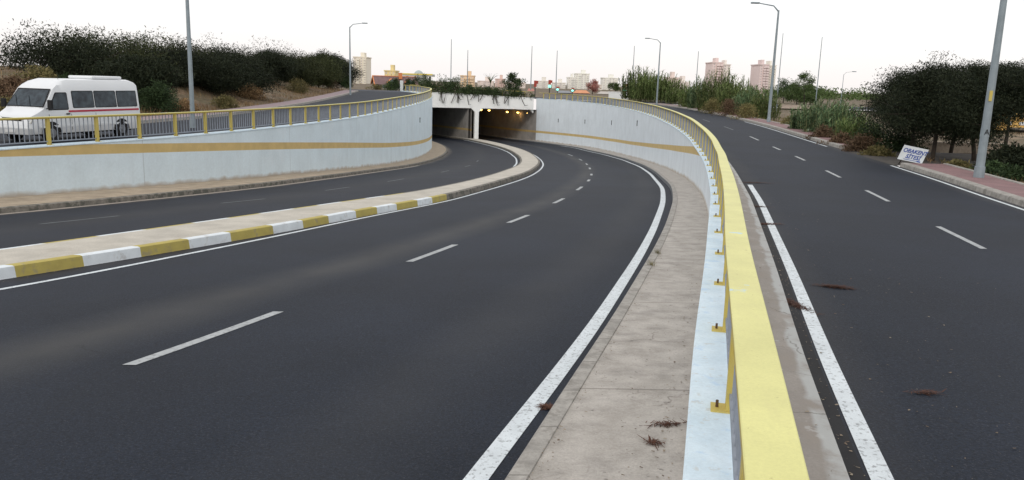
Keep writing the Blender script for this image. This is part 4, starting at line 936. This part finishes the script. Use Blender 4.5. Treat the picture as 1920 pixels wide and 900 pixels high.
# ------------------------------------------------------------------ creepers on the portal
rng = np.random.RandomState(33)
def creeper(t0, t1, hgt, n, label, lm, hang=True, seed=1):
    r_ = np.random.RandomState(seed); c0 = pp((t0+t1)/2); root_ = empty('creeper', P(c0.x, c0.y, htop((t0+t1)/2))); tag(root_, label, 'climbing plant', 'creepers growing over the portal railing')
    st = MB(); cents = []
    for k in range(n):
        t = r_.uniform(t0, t1); b = Vector(P(*(pp(t)+Vector((0, .1))), htop(t)))-root_.location
        tip = b+Vector((r_.normal(0, .7), r_.uniform(-.5, .9), hgt*r_.uniform(.25, 1.0))); m_ = b.lerp(tip, .5)+Vector((r_.normal(0, .25), 0, .15*hgt))
        st.tube([b, m_, tip], [.03, .022, .008], 4, cap=False)
        for u in np.linspace(.1, 1, 6): cents.append(tuple(b.lerp(m_, min(1, u*2)) if u < .5 else m_.lerp(tip, u*2-1)))
    if hang:
        for k in range(max(1, int(n*.16))):
            t = r_.uniform(t0, t1); b = Vector(P(*(pp(t)+Vector((0, -.12))), htop(t)))-root_.location; ln = r_.uniform(.5, 1.9); cv = r_.normal(0, .5)
            a1 = b+Vector((0, -.25, .15)); a2 = b+Vector((cv*.5, -.35, -ln*.5)); a3 = b+Vector((cv, -.3, -ln)); a4 = a3+Vector((cv*.5+.2, 0, .1))
            st.tube([b, a1, a2, a3, a4], [.03, .05, .07, .06, .02], 5, mi=0)
            cents.append(tuple(a1))
    st.build('stems', BARK, root_)
    V_, F_ = leaves(cents, 15, .22, .26, .4, r_); mesh_from_arrays('foliage', V_, F_, lm, parent=root_)
creeper(.10, .26, 2.2, 34, 'creeper thicket at the left end of the portal railing with trailing shoots', L_VINE, seed=1)
creeper(.26, .40, 2.9, 40, 'tallest creeper thicket, around the thick post on the portal', L_VINE, seed=2)
creeper(.40, .55, 1.7, 34, 'low creeper above the left opening and the column', L_VINE, seed=3)
creeper(.55, .68, 1.5, 30, 'low creeper above the left half of the right opening', L_VINE, seed=4)
creeper(.68, .86, 1.2, 26, 'thin creeper under the leafy tree on the portal', L_VINE, seed=5)
creeper(.86, .98, 1.0, 6, 'last sparse shoots at the right end of the portal', L_VINE, seed=6)
q = at(962, 176, 150); make_tree('leafy_tree', (q.x, q.y, 3-S*2.3), 4.6, 2.0, 'small leafy green tree right behind the portal railing', 'tree', None, L_VINE, 'round', 7, .03, .2, 80, .34, .08, 45, 1.2)
q = at(918, 172, 150); root_ = empty('spiky_plant', (q.x, q.y, 3-S*2.3)); tag(root_, 'thin plant with arching leaves above the creepers', 'plant')
mb = MB(); mb.tube([(0, 0, 0), (.1, 0, 2.6)], [.09, .06], 6); mb.build('stem', BARK, root_)
V, Fq = blades_mesh([(.1, 0, 2.5)]*14, [2.4]*14, 1.2, .12, np.random.RandomState(3), 4, .5); mesh_from_arrays('leaves', V, Fq, L_VINE, parent=root_)

# ------------------------------------------------------------------ buildings
GLASS = mat('dark_window', (.10, .12, .14), rough=.2, spec=.5)
TILE = mat('brown_roof_tile', (.20, .13, .13), var=.25, vscale=1)
ORNG = mat('orange_render', (.62, .24, .10), var=.1, vscale=1)
def pm(px, Y): return px*Y/F_PX
def apartment(px0, px1, ytop, Y, depth, col, label, group=None, floors=8, cols=5, roofc=None, base_py=None, rot=0.0, wcol=None):
    a = at(px0, 170, Y); b = at(px1, 170, Y); top = at((px0+px1)/2, ytop, Y).z; gz = 3-S*2.34
    W_ = b.x-a.x; H_ = top-gz; root_ = empty('apartment_block', ((a.x+b.x)/2, Y+depth/2, gz), rot); tag(root_, label, 'building', group)
    wm = mat('render_'+str(len(bpy.data.materials)), col, var=.08, vscale=.1)
    mb = MB(); mb.box((0, 0, H_/2), (W_, depth, H_)); mb.build('walls', wm, root_)
    mb = MB(); mb.box((0, 0, H_+.25), (W_+.6, depth+.6, .5)); (Y > 100) and mb.box((W_*.1, 0, H_+1.5), (W_*.3, depth*.4, 2.4)); mb.build('roof', mat('roofc_'+str(len(bpy.data.materials)), roofc or tuple(c*.9 for c in col)), root_)
    fh = H_/floors; cw_ = W_/cols
    wmat = GLASS if wcol is None else wcol
    for f_ in range(floors):
        for c_ in range(cols):
            x = -W_/2+cw_*(c_+.5); z = fh*(f_+.55)
            mb = MB(); mb.box((x, -depth/2-.02, z), (cw_*.42, .12, fh*.45)); mb.build('window', wmat, root_)
        if cols > 2:
            mb = MB(); mb.box((-W_/2+cw_*1.5, -depth/2-.5, fh*f_+.2), (cw_*.9, 1.1, .9)); mb.box((W_/2-cw_*.5, -depth/2-.5, fh*f_+.2), (cw_*.9, 1.1, .9)); mb.build('balcony', roof_b if False else wm, root_)
    return root_
PINKW = mat('pale_window', (.56, .52, .52))
GB = 'distant apartment blocks'  # colours of these far blocks lightened to stand in for haze
apartment(663, 687, 108, 420, 14, (.86, .80, .68), 'pale cream tower at the far left, right of the pine wood', GB, 11, 4, wcol=PINKW)
apartment(721, 741, 134, 330, 10, (.82, .68, .36), 'small yellow block above the brown gabled house', GB, 4, 3, wcol=PINKW)
apartment(863, 888, 143, 420, 12, (.82, .62, .42), 'orange block behind the creepers', GB, 4, 3, wcol=PINKW)
apartment(895, 925, 153, 460, 12, (.80, .70, .64), 'low pinkish block left of the leafy portal tree', GB, 3, 5, wcol=PINKW)
apartment(928, 946, 149, 480, 12, (.74, .56, .50), 'reddish block touching the leafy portal tree', GB, 4, 3, wcol=PINKW)
apartment(1004, 1030, 153, 480, 12, (.80, .76, .70), 'low white block behind the first traffic lights', GB, 4, 4, wcol=PINKW)
apartment(1036, 1060, 156, 520, 12, (.84, .80, .74), 'low cream block between the traffic lights', GB, 3, 4, wcol=PINKW)
apartment(1064, 1078, 146, 520, 14, (.86, .84, .78), 'pale side wing left of the tallest white block', GB, 6, 3, wcol=PINKW)
apartment(1078, 1104, 139, 520, 14, (.88, .87, .80), 'tallest white apartment block over the orange roof', GB, 8, 5, wcol=PINKW)
apartment(1129, 1158, 147, 540, 14, (.88, .86, .80), 'white apartment block behind the ball-shaped tree', GB, 7, 5, wcol=PINKW)
apartment(1253, 1271, 147, 330, 12, (.80, .68, .63), 'pinkish block just right of the bushy reeds', GB, 7, 3, wcol=PINKW)
apartment(1271, 1292, 155, 330, 12, (.84, .77, .72), 'lower cream-pink block beside the pinkish one', GB, 6, 4, wcol=PINKW)
apartment(1333, 1352, 118, 420, 16, (.80, .66, .63), 'tall pink tower behind the tallest reeds', GB, 12, 3, wcol=PINKW)
apartment(1353, 1366, 122, 424, 16, (.86, .80, .74), 'paler tower joined to the pink tower', GB, 12, 2, wcol=PINKW)
apartment(1422, 1438, 122, 400, 16, (.78, .65, .63), 'pink tower left of the kerbside lamp post', GB, 12, 3, wcol=PINKW)
apartment(1439, 1451, 124, 404, 16, (.87, .83, .74), 'cream tower right of the kerbside lamp post', GB, 12, 3, wcol=PINKW)
0 and apartment(640, 662, 128, 450, 14, (.74, .62, .5), 'cream block half hidden by the wood end', GB, 7, 3, wcol=PINKW)
apartment(948, 985, 156, 440, 12, (.82, .72, .66), 'low block behind the leafy portal tree', GB, 3, 5, wcol=PINKW)
apartment(1105, 1128, 160, 480, 12, (.84, .78, .7), 'low white row between the two white blocks', GB, 2, 5, wcol=PINKW)
# yellow building seen through the pines at the right edge
apartment(1835, 1990, 182, 78, 12, (.80, .50, .16), 'sunlit yellow building glimpsed through the pines at the right edge', None, 4, 6, wcol=mat('white_window', (.7, .72, .74)))
# brown gabled house
def prism_roof(mb_, x0, x1, y0, y1, z0, z1, mi=0, ov=.4):
    ym = (y0+y1)/2; a = [(x0-ov, y0-ov, z0), (x1+ov, y0-ov, z0), (x1+ov, ym, z1), (x0-ov, ym, z1)]; b = [(x0-ov, y1+ov, z0), (x1+ov, y1+ov, z0), (x1+ov, ym, z1), (x0-ov, ym, z1)]
    mb_.face(a, mi); mb_.face(b[::-1], mi)
Yh = 215.0; a = at(702, 170, Yh); b = at(778, 170, Yh); gz = 3-S*2.3
hs = empty('gabled_house', ((a.x+b.x)/2, Yh, gz), -.22); hs.rotation_euler.z = .3; tag(hs, 'low house with long purple-brown gable roof and orange dormers', 'house')
W_ = (b.x-a.x); hz = at(740, 158, Yh).z-gz; rz_ = at(740, 143.5, Yh).z-gz
mb = MB(); mb.box((0, 0, hz/2), (W_, 7, hz)); 
for sx in (-1, 1): mb.face([(sx*W_/2, -3.5, hz), (sx*W_/2, 3.5, hz), (sx*W_/2, 0, rz_-.15)])
mb.build('wall', mat('house_grey_render', (.42, .38, .36), var=.15, vscale=.5), hs)
mb = MB(); prism_roof(mb, -W_/2, W_/2, -3.5, 3.5, hz-.1, rz_); mb.build('roof', TILE, hs)
mb = MB(); mb.tube([(-W_/2-.42, -3.95, hz-.12), (-W_/2-.42, 0, rz_+.05), (-W_/2-.42, 3.95, hz-.12)], .16, 5); mb.tube([(-W_/2-.4, 0, rz_+.06), (W_/2+.4, 0, rz_+.06)], .12, 5); mb.build('ridge_trim', ORNG, hs)
for k, x in enumerate((-W_*.12, W_*.30)):
    d = MB(); d.box((x, -3.6, hz-.1), (2.0, 1.6, 1.2)); d.face([(x-1.3, -4.5, hz+.4), (x, -4.5, hz+1.5), (x, -1.5, hz+1.5), (x-1.3, -1.5, hz+.4)], 1); d.face([(x, -4.5, hz+1.5), (x+1.3, -4.5, hz+.4), (x+1.3, -1.5, hz+.4), (x, -1.5, hz+1.5)], 1)
    d.face([(x-1.1, -4.42, hz+.45), (x+1.1, -4.42, hz+.45), (x, -4.42, hz+1.4)], 0); dm = d.build('dormer', [GLASS, ORNG], hs)
mb = MB(); mb.box((W_*.12, -1.2, rz_+.2), (.9, .9, 1.6)); mb.build('chimney', ORNG, hs)
for x in (-W_*.42, -W_*.3, W_*.05, W_*.2, W_*.42):
    mb = MB(); mb.box((x, -3.53, hz*.55), (1.0, .08, .9)); f_ = mb.build('window', mat('frame_white', (.7, .7, .7)) if 'frame_white' not in bpy.data.materials else bpy.data.materials['frame_white'], hs); mb = MB(); mb.box((x, -3.58, hz*.55), (.8, .06, .7)); mb.build('pane', GLASS, f_)
# petrol station canopy with a dome behind
Yc = 245.0; a = at(757, 142, Yc); b = at(813, 142, Yc)
cn = empty('station_canopy', ((a.x+b.x)/2, Yc, gz)); tag(cn, 'flat petrol station canopy with yellow edge on thin columns', 'canopy')
W_ = b.x-a.x; ct = at(785, 139, Yc).z-gz
mb = MB(); mb.box((0, 0, ct-.3), (W_, 8, .7)); mb.build('roof', mat('canopy_grey', (.5, .5, .46)), cn)
mb = MB(); mb.box((0, -4.05, ct-.05), (W_+.2, .1, .35)); mb.build('fascia', mat('canopy_yellow', (.75, .6, .12)), cn)
for x in (-W_*.38, W_*.38):
    mb = MB(); mb.tube([(x, 0, 0), (x, 0, ct-.6)], .35, 8); mb.build('column', mat('canopy_column', (.35, .35, .35)), cn)
Yd = 300; p = at(785, 142, Yd); dr = pm(9, Yd)
dm = empty('grey_dome', (p.x, Yd, gz)); tag(dm, 'grey domed roof rising behind the petrol station canopy', 'building')
mb = MB(); zb = p.z-gz; mb.tube([(0, 0, 0), (0, 0, zb)], dr, 16); mb.build('drum', mat('dome_wall', (.6, .6, .58)), dm)
mb = MB(); mb.tube([(0, 0, zb+dr*math.sin(R(t))*1.1) for t in (0, 20, 40, 60, 80, 90)], [dr*math.cos(R(t))+.02 for t in (0, 20, 40, 60, 80, 90)], 16); mb.build('dome', mat('dome_lead', (.42, .47, .47)), dm, smooth=True)
# totem sign, bushes at the far corner
p = at(753, 172, 185); tt = empty('totem_sign', (p.x, p.y, gz)); tag(tt, 'narrow grey-white upright sign panel among the far bushes', 'sign')
mb = MB(); mb.box((0, 0, 1.3), (.7, .35, 2.4)); mb.build('panel', mat('totem_white', (.62, .66, .68)), tt); mb = MB(); mb.box((0, 0, .08), (1.0, .6, .2)); mb.build('base', KERBC, tt)
for px, Y, rx, h_, wd, lm in ((732, 190, 2.0, 1.9, 'yellow-green bush left of the totem sign', L_TREE), (742, 186, 1.8, 2.6, 'dark bush touching the totem sign', L_BUSH), (765, 186, 1.9, 2.5, 'dark bush just right of the totem sign', L_BUSH), (775, 180, 1.4, 2.2, 'squarish hedge bush at the corner of the crossing', L_BUSH), (783, 215, 2.2, 3.6, 'tall dark bush in front of the canopy', L_BUSH), (797, 200, 2.0, 3.8, 'leafy bush under the right canopy column', L_VINE), (705, 210, 2.6, 1.2, 'low orange-green hedge before the gabled house', L_DRYG)):
    q = at(px, 170, Y); make_bush('far_bush', (q.x, q.y, gz), rx, rx, h_, wd, 'bush', 'bushes beyond the crossing', lm, int(px)+3, 40, 40, .3)
# white kerb of the far corner
mb = MB(); q0 = at(728, 172, 178); q1 = at(822, 173, 172); v = q1-q0; mb.box(((q0.x+q1.x)/2, (q0.y+q1.y)/2, gz+.08), (v.length, .35, .22), math.atan2(v.y, v.x)); o = mb.build('kerb', KW); o['kind'] = 'structure'
# ochre/orange low roofs, red tree, white garden wall, ball tree
def shed(px0, px1, y0, y1, Y, wc, rc, label, name='low_house', cat='house'):
    a = at(px0, 170, Y); b = at(px1, 170, Y); t = at((px0+px1)/2, y0, Y).z-gz; e = at((px0+px1)/2, y1, Y).z-gz
    r_ = empty(name, ((a.x+b.x)/2, Y, gz)); tag(r_, label, cat); W_ = b.x-a.x
    mb = MB(); mb.box((0, 0, e/2), (W_*.94, 6, e)); mb.build('wall', mat('w_'+str(len(bpy.data.materials)), wc), r_)
    mb = MB(); ym = 0
    mb.face([(-W_/2, -3.4, e), (W_/2, -3.4, e), (W_/2*.6, 0, t), (-W_/2*.6, 0, t)]); mb.face([(W_/2, 3.4, e), (-W_/2, 3.4, e), (-W_/2*.6, 0, t), (W_/2*.6, 0, t)])
    mb.face([(-W_/2, 3.4, e), (-W_/2, -3.4, e), (-W_/2*.6, 0, t)]); mb.face([(W_/2, -3.4, e), (W_/2, 3.4, e), (W_/2*.6, 0, t)]); mb.build('roof', mat('r_'+str(len(bpy.data.materials)), rc, var=.1, vscale=1), r_)
    for k in (-.3, 0, .3):
        mb = MB(); mb.box((W_*k, -3.02, e*.55), (W_*.12, .08, e*.35)); mb.build('window', GLASS, r_)
shed(1075, 1105, 169, 174.5, 260, (.62, .45, .38), (.66, .30, .16), 'low house with salmon-orange hipped roof behind the railing')
shed(1044, 1072, 170, 174, 240, (.35, .36, .37), (.26, .27, .29), 'dark grey flat hut left of the orange roof', 'hut', 'hut')
shed(1121, 1146, 171.5, 176, 260, (.70, .68, .64), (.50, .46, .42), 'low white house right of the reddish tree')
shed(988, 1003, 166, 172, 300, (.4, .2, .2), (.45, .2, .16), 'small dark red roofed hut above the portal railing', 'hut', 'hut')
q = at(1111, 178, 250); make_tree('reddish_tree', (q.x, q.y, gz), 4.2, 2.6, 'reddish-brown tree right of the salmon roof', 'tree', None, L_PINK, 'round', 61, 0, .2, 60, .5, .12, 30)
q = at(1152, 178, 200); make_tree('ball_tree', (q.x, q.y, gz), at(1152, 155, 200).z-gz, 1.7, 'small ball-shaped tree on a thin trunk in front of the white block', 'tree', None, L_TREE, 'round', 62, 0, .6, 60, .3, .07, 50)
a = at(1142, 182, 165); b = at(1178, 184, 160); mb = MB(); v = b-a; mb.box(((a.x+b.x)/2, (a.y+b.y)/2, gz+.75), (v.length, .3, 1.5), math.atan2(v.y, v.x)); mb.box(((a.x+b.x)/2, (a.y+b.y)/2, gz+1.54), (v.length+.1, .4, .1), math.atan2(v.y, v.x))
o = mb.build('garden_wall', mat('white_wall', (.82, .82, .80), var=.06, vscale=1)); tag(o, 'long plain white garden wall left of the bushy reeds', 'wall')
# field trees on the right horizon
for px, Y, hh, rr_, wd, sd_ in ((1468, 190, 5.4, 3.4, 'rounded dark green tree right of the kerbside lamp post', 1), (1487, 230, 5.0, 3.0, 'low green tree second in the field row', 2), (1506, 160, 6.8, 2.6, 'taller ragged tree in the field', 3), (1494, 175, 3.6, 3.4, 'low spreading tree before the ragged one', 4), (1520, 170, 4.0, 2.4, 'small tree behind the young reeds', 5)):
    q = at(px, 195, Y); make_tree('field_tree', (q.x, q.y, 3-S*2.34), hh, rr_, wd, 'tree', 'trees in the dry field', L_TREE if sd_ != 1 else L_BUSH, 'round', 200+sd_, 0, .12, 70, .4, .12, 45, 1.2)
a = at(1452, 204, 132); mb = MB(); mb.box((0, 0, .25), (9, .35, .5), .1); mb.box((0, 0, .55), (9.1, .45, .1), .1); o = mb.build('field_wall', mat('pale_block', (.5, .42, .36), var=.2, vscale=1), loc=(a.x+5, a.y, 3-S*2.34)); tag(o, 'low pale block wall across the dry field', 'wall')
# traffic lights
TLR = mat('signal_red_housing', (.38, .07, .05)); TLG = mat('signal_green', (.2, .9, .7), emit=(.25, 1, .8), estr=1.6)
for px, pt, pb, Y, hh, wd in ((1003, 151, 178, 165, .9, 'dark unlit one beside the portal end'), (1030, 150, 174, 175, .9, 'green-lit one right of the portal end'), (1045, 162, 174, 215, .7, 'small far green-lit one'), (1073, 165, 175, 225, .7, 'smallest one left of the salmon roof'), (1170, 157, 180, 170, .9, 'green-lit one left of the bushy reeds')):
    q = at(px, pb, Y); t = at(px, pt, Y); r_ = empty('traffic_light', (q.x, q.y, gz)); tag(r_, 'traffic light on a thin post, '+wd, 'traffic light', 'traffic lights at the crossing'); H_ = t.z-gz
    k = (t.z-q.z)
    mb = MB(); mb.tube([(0, 0, 0), (0, 0, H_-.3)], .09, 8); mb.build('post', DARKM, r_)
    mb = MB(); mb.box((0, 0, H_-k*.22), (.55, .35, k*.44)); mb.box((.35, 0, H_-k*.12), (.45, .1, k*.2)); mb.build('housing', TLR, r_)
    if 'unlit' not in wd:
        mb = MB(); mb.box((0, -.2, H_-k*.48), (.6, .3, k*.18)); mb.tube([(0, -.34, H_-k*.48), (0, -.42, H_-k*.48)], [.28, .22], 10); mb.build('lens', TLG, r_)

# ------------------------------------------------------------------ litter on the roads
NEED = leafmat('rusty_pine_needles', (.055, .024, .017), (.12, .055, .035))
def litter(px, py, hfn, L, W, n, label, ang=0.0, sd_=1):
    r_ = np.random.RandomState(sd_); y = 10.0
    for _ in range(60):     # meet the surface
        a = at(px, py, y); zt = 3.0-S*hfn(a.x/S, a.y/S); y = y*(CAM.z-zt)/(CAM.z-a.z)*.5+y*.5
    a = at(px, py, y); N = n; u = r_.normal(0, .4, N)*L; v = r_.normal(0, .4, N)*W
    c = np.stack([u*math.cos(ang)-v*math.sin(ang), u*math.sin(ang)+v*math.cos(ang), r_.uniform(.004, .025, N)], 1)
    th = r_.uniform(0, 6.28, N); d = np.stack([np.cos(th), np.sin(th), r_.normal(0, .12, N)], 1); s_ = np.stack([-np.sin(th), np.cos(th), np.zeros(N)], 1)
    ln = r_.uniform(.03, .09, (N, 1)); w_ = .005
    V_ = np.stack([c-s_*w_, c+s_*w_, c+d*ln+s_*w_*.4, c+d*ln-s_*w_*.4], 1).reshape(-1, 3)
    o_ = mesh_from_arrays('needle_litter', V_, np.arange(N*4).reshape(-1, 4), NEED, loc=a); tag(o_, label, 'litter', 'patches of fallen pine needles')
hs_ = lambda x, y: h_up(y); hsR = lambda x, y: H_R(y)
litter(1566, 539, hs_, .26, .07, 420, 'rust-brown patch of needles lying alone on the right-hand asphalt', -.3, 1)
litter(1411, 343, hs_, .9, .14, 520, 'patch of needles where the right white line begins', 0, 2)
litter(1417, 388, hs_, .4, .12, 360, 'brown needles across the start of the right white line', 0, 3)
litter(1437, 421, hs_, .35, .10, 360, 'thick brown needles over the right white line', .2, 4)
litter(1489, 572, hs_, .10, .45, 360, 'brown needles filling the dark gutter beside the right white line', .25, 5)
litter(1735, 738, hs_, .15, .03, 60, 'faint small wisp of needles low on the right-hand road', .1, 6)
litter(1027, 765, lambda x, y: hroadR(y, x), .09, .04, 160, 'small red-brown tuft on the left kerb line beside the gutter', -.2, 7)
litter(1250, 797, hsR, .20, .02, 90, 'dark twiggy litter on the concrete sidewalk near the railing', .15, 8)
litter(1225, 832, hsR, .10, .05, 60, 'small dark litter on the concrete sidewalk nearest the camera', -.5, 9)
# weed tuft at the kerb
def tuft(px, py, hfn, label, sd_):
    y = 10.0
    for _ in range(60): a = at(px, py, y); zt = 3.0-S*hfn(a.x/S, a.y/S); y = y*(CAM.z-zt)/(CAM.z-a.z)*.5+y*.5
    a = at(px, py, y); r_ = np.random.RandomState(sd_); B_ = [(r_.normal(0, .03), r_.normal(0, .05), 0) for _ in range(70)]
    V_, F_ = blades_mesh(B_, r_.uniform(.05, .14, 70), 1.1, .009, r_, 3, .5); o_ = mesh_from_arrays('weed_tuft', V_, F_, L_DRYG, loc=a); tag(o_, label, 'weed', 'weeds at the kerb joint')
tuft(1233, 475, hsR, 'small green-brown weed growing in the kerb joint of the sidewalk', 1)
tuft(1222, 497, hsR, 'tiny weed at the slab joint below the bigger one', 2)

# grit and blown leaves gathered along the gutters and slab joints
rng = np.random.RandomState(44); B = []
def bits(n, fx, fh, sp, y0, y1, pw=1.6):
    for k in range(n):
        y = y0+(y1-y0)*rng.rand()**pw; x = fx(y)+abs(rng.normal(0, sp))*(1 if fx(1.0) >= 0 else 1)
        B.append(P(x, y, fh(y, x)-.004))
bits(420, lambda y: CURB_R(y)+.16, lambda y, x: H_R(y), .06, 3, 30)
bits(350, lambda y: RIM_R(y)-.22, lambda y, x: H_R(y), .10, 3, 30)
bits(380, lambda y: U0(y)+.02, lambda y, x: h_up(y), .06, 3, 30)
bits(260, lambda y: RIM_R(y)+.5, lambda y, x: H_WR(y)+.045, .15, 2.5, 22)
bits(160, lambda y: RIM_R(y)-.6, lambda y, x: H_R(y), .35, 3, 22)
bits(300, lambda y: U0(y)+.3, lambda y, x: h_up(y), .9, 3, 30)
bits(300, lambda y: MED_R(y)+.03, lambda y, x: hroadR(y, x), .08, 10, 40)
B = np.array(B); N = len(B); th = rng.uniform(0, 6.28, N); d = np.stack([np.cos(th), np.sin(th), rng.normal(0, .1, N)], 1); s_ = np.stack([-np.sin(th), np.cos(th), rng.normal(0, .1, N)], 1)
ln = rng.uniform(.006, .028, (N, 1)); w_ = ln*rng.uniform(.25, .9, (N, 1)); c = B+np.array([0, 0, .006])
V_ = np.stack([c-s_*w_*.5, c+d*ln-s_*w_*.3, c+d*ln*1.1+s_*w_*.3, c+s_*w_*.5], 1).reshape(-1, 3)
o = mesh_from_arrays('leaf_grit', V_, np.arange(N*4).reshape(-1, 4), leafmat('grit_mix', (.07, .045, .03), (.26, .22, .17))); tag(o, 'tiny bits of leaf and grit scattered along the gutters and slab joints', 'litter', kind='stuff')
# low woods on the horizon
rng = np.random.RandomState(8); cents = []
for k in range(360):
    Y = rng.uniform(260, 420); x = rng.uniform(75, 330)
    hgt = 3.2+2.2*math.sin(x*.05)*math.sin(x*.021+1); cents.append((x, Y, .2+rng.uniform(.2, 1)*max(1.2, hgt)*(1 if x > 60 else .55)))
V, Fq = leaves(cents, 60, 1.6, .9, .6, rng, flat=.6)
o = mesh_from_arrays('distant_woodland', V, Fq, L_TREE); tag(o, 'low green woodland strip along the horizon beyond the dry field', 'woodland', kind='stuff')
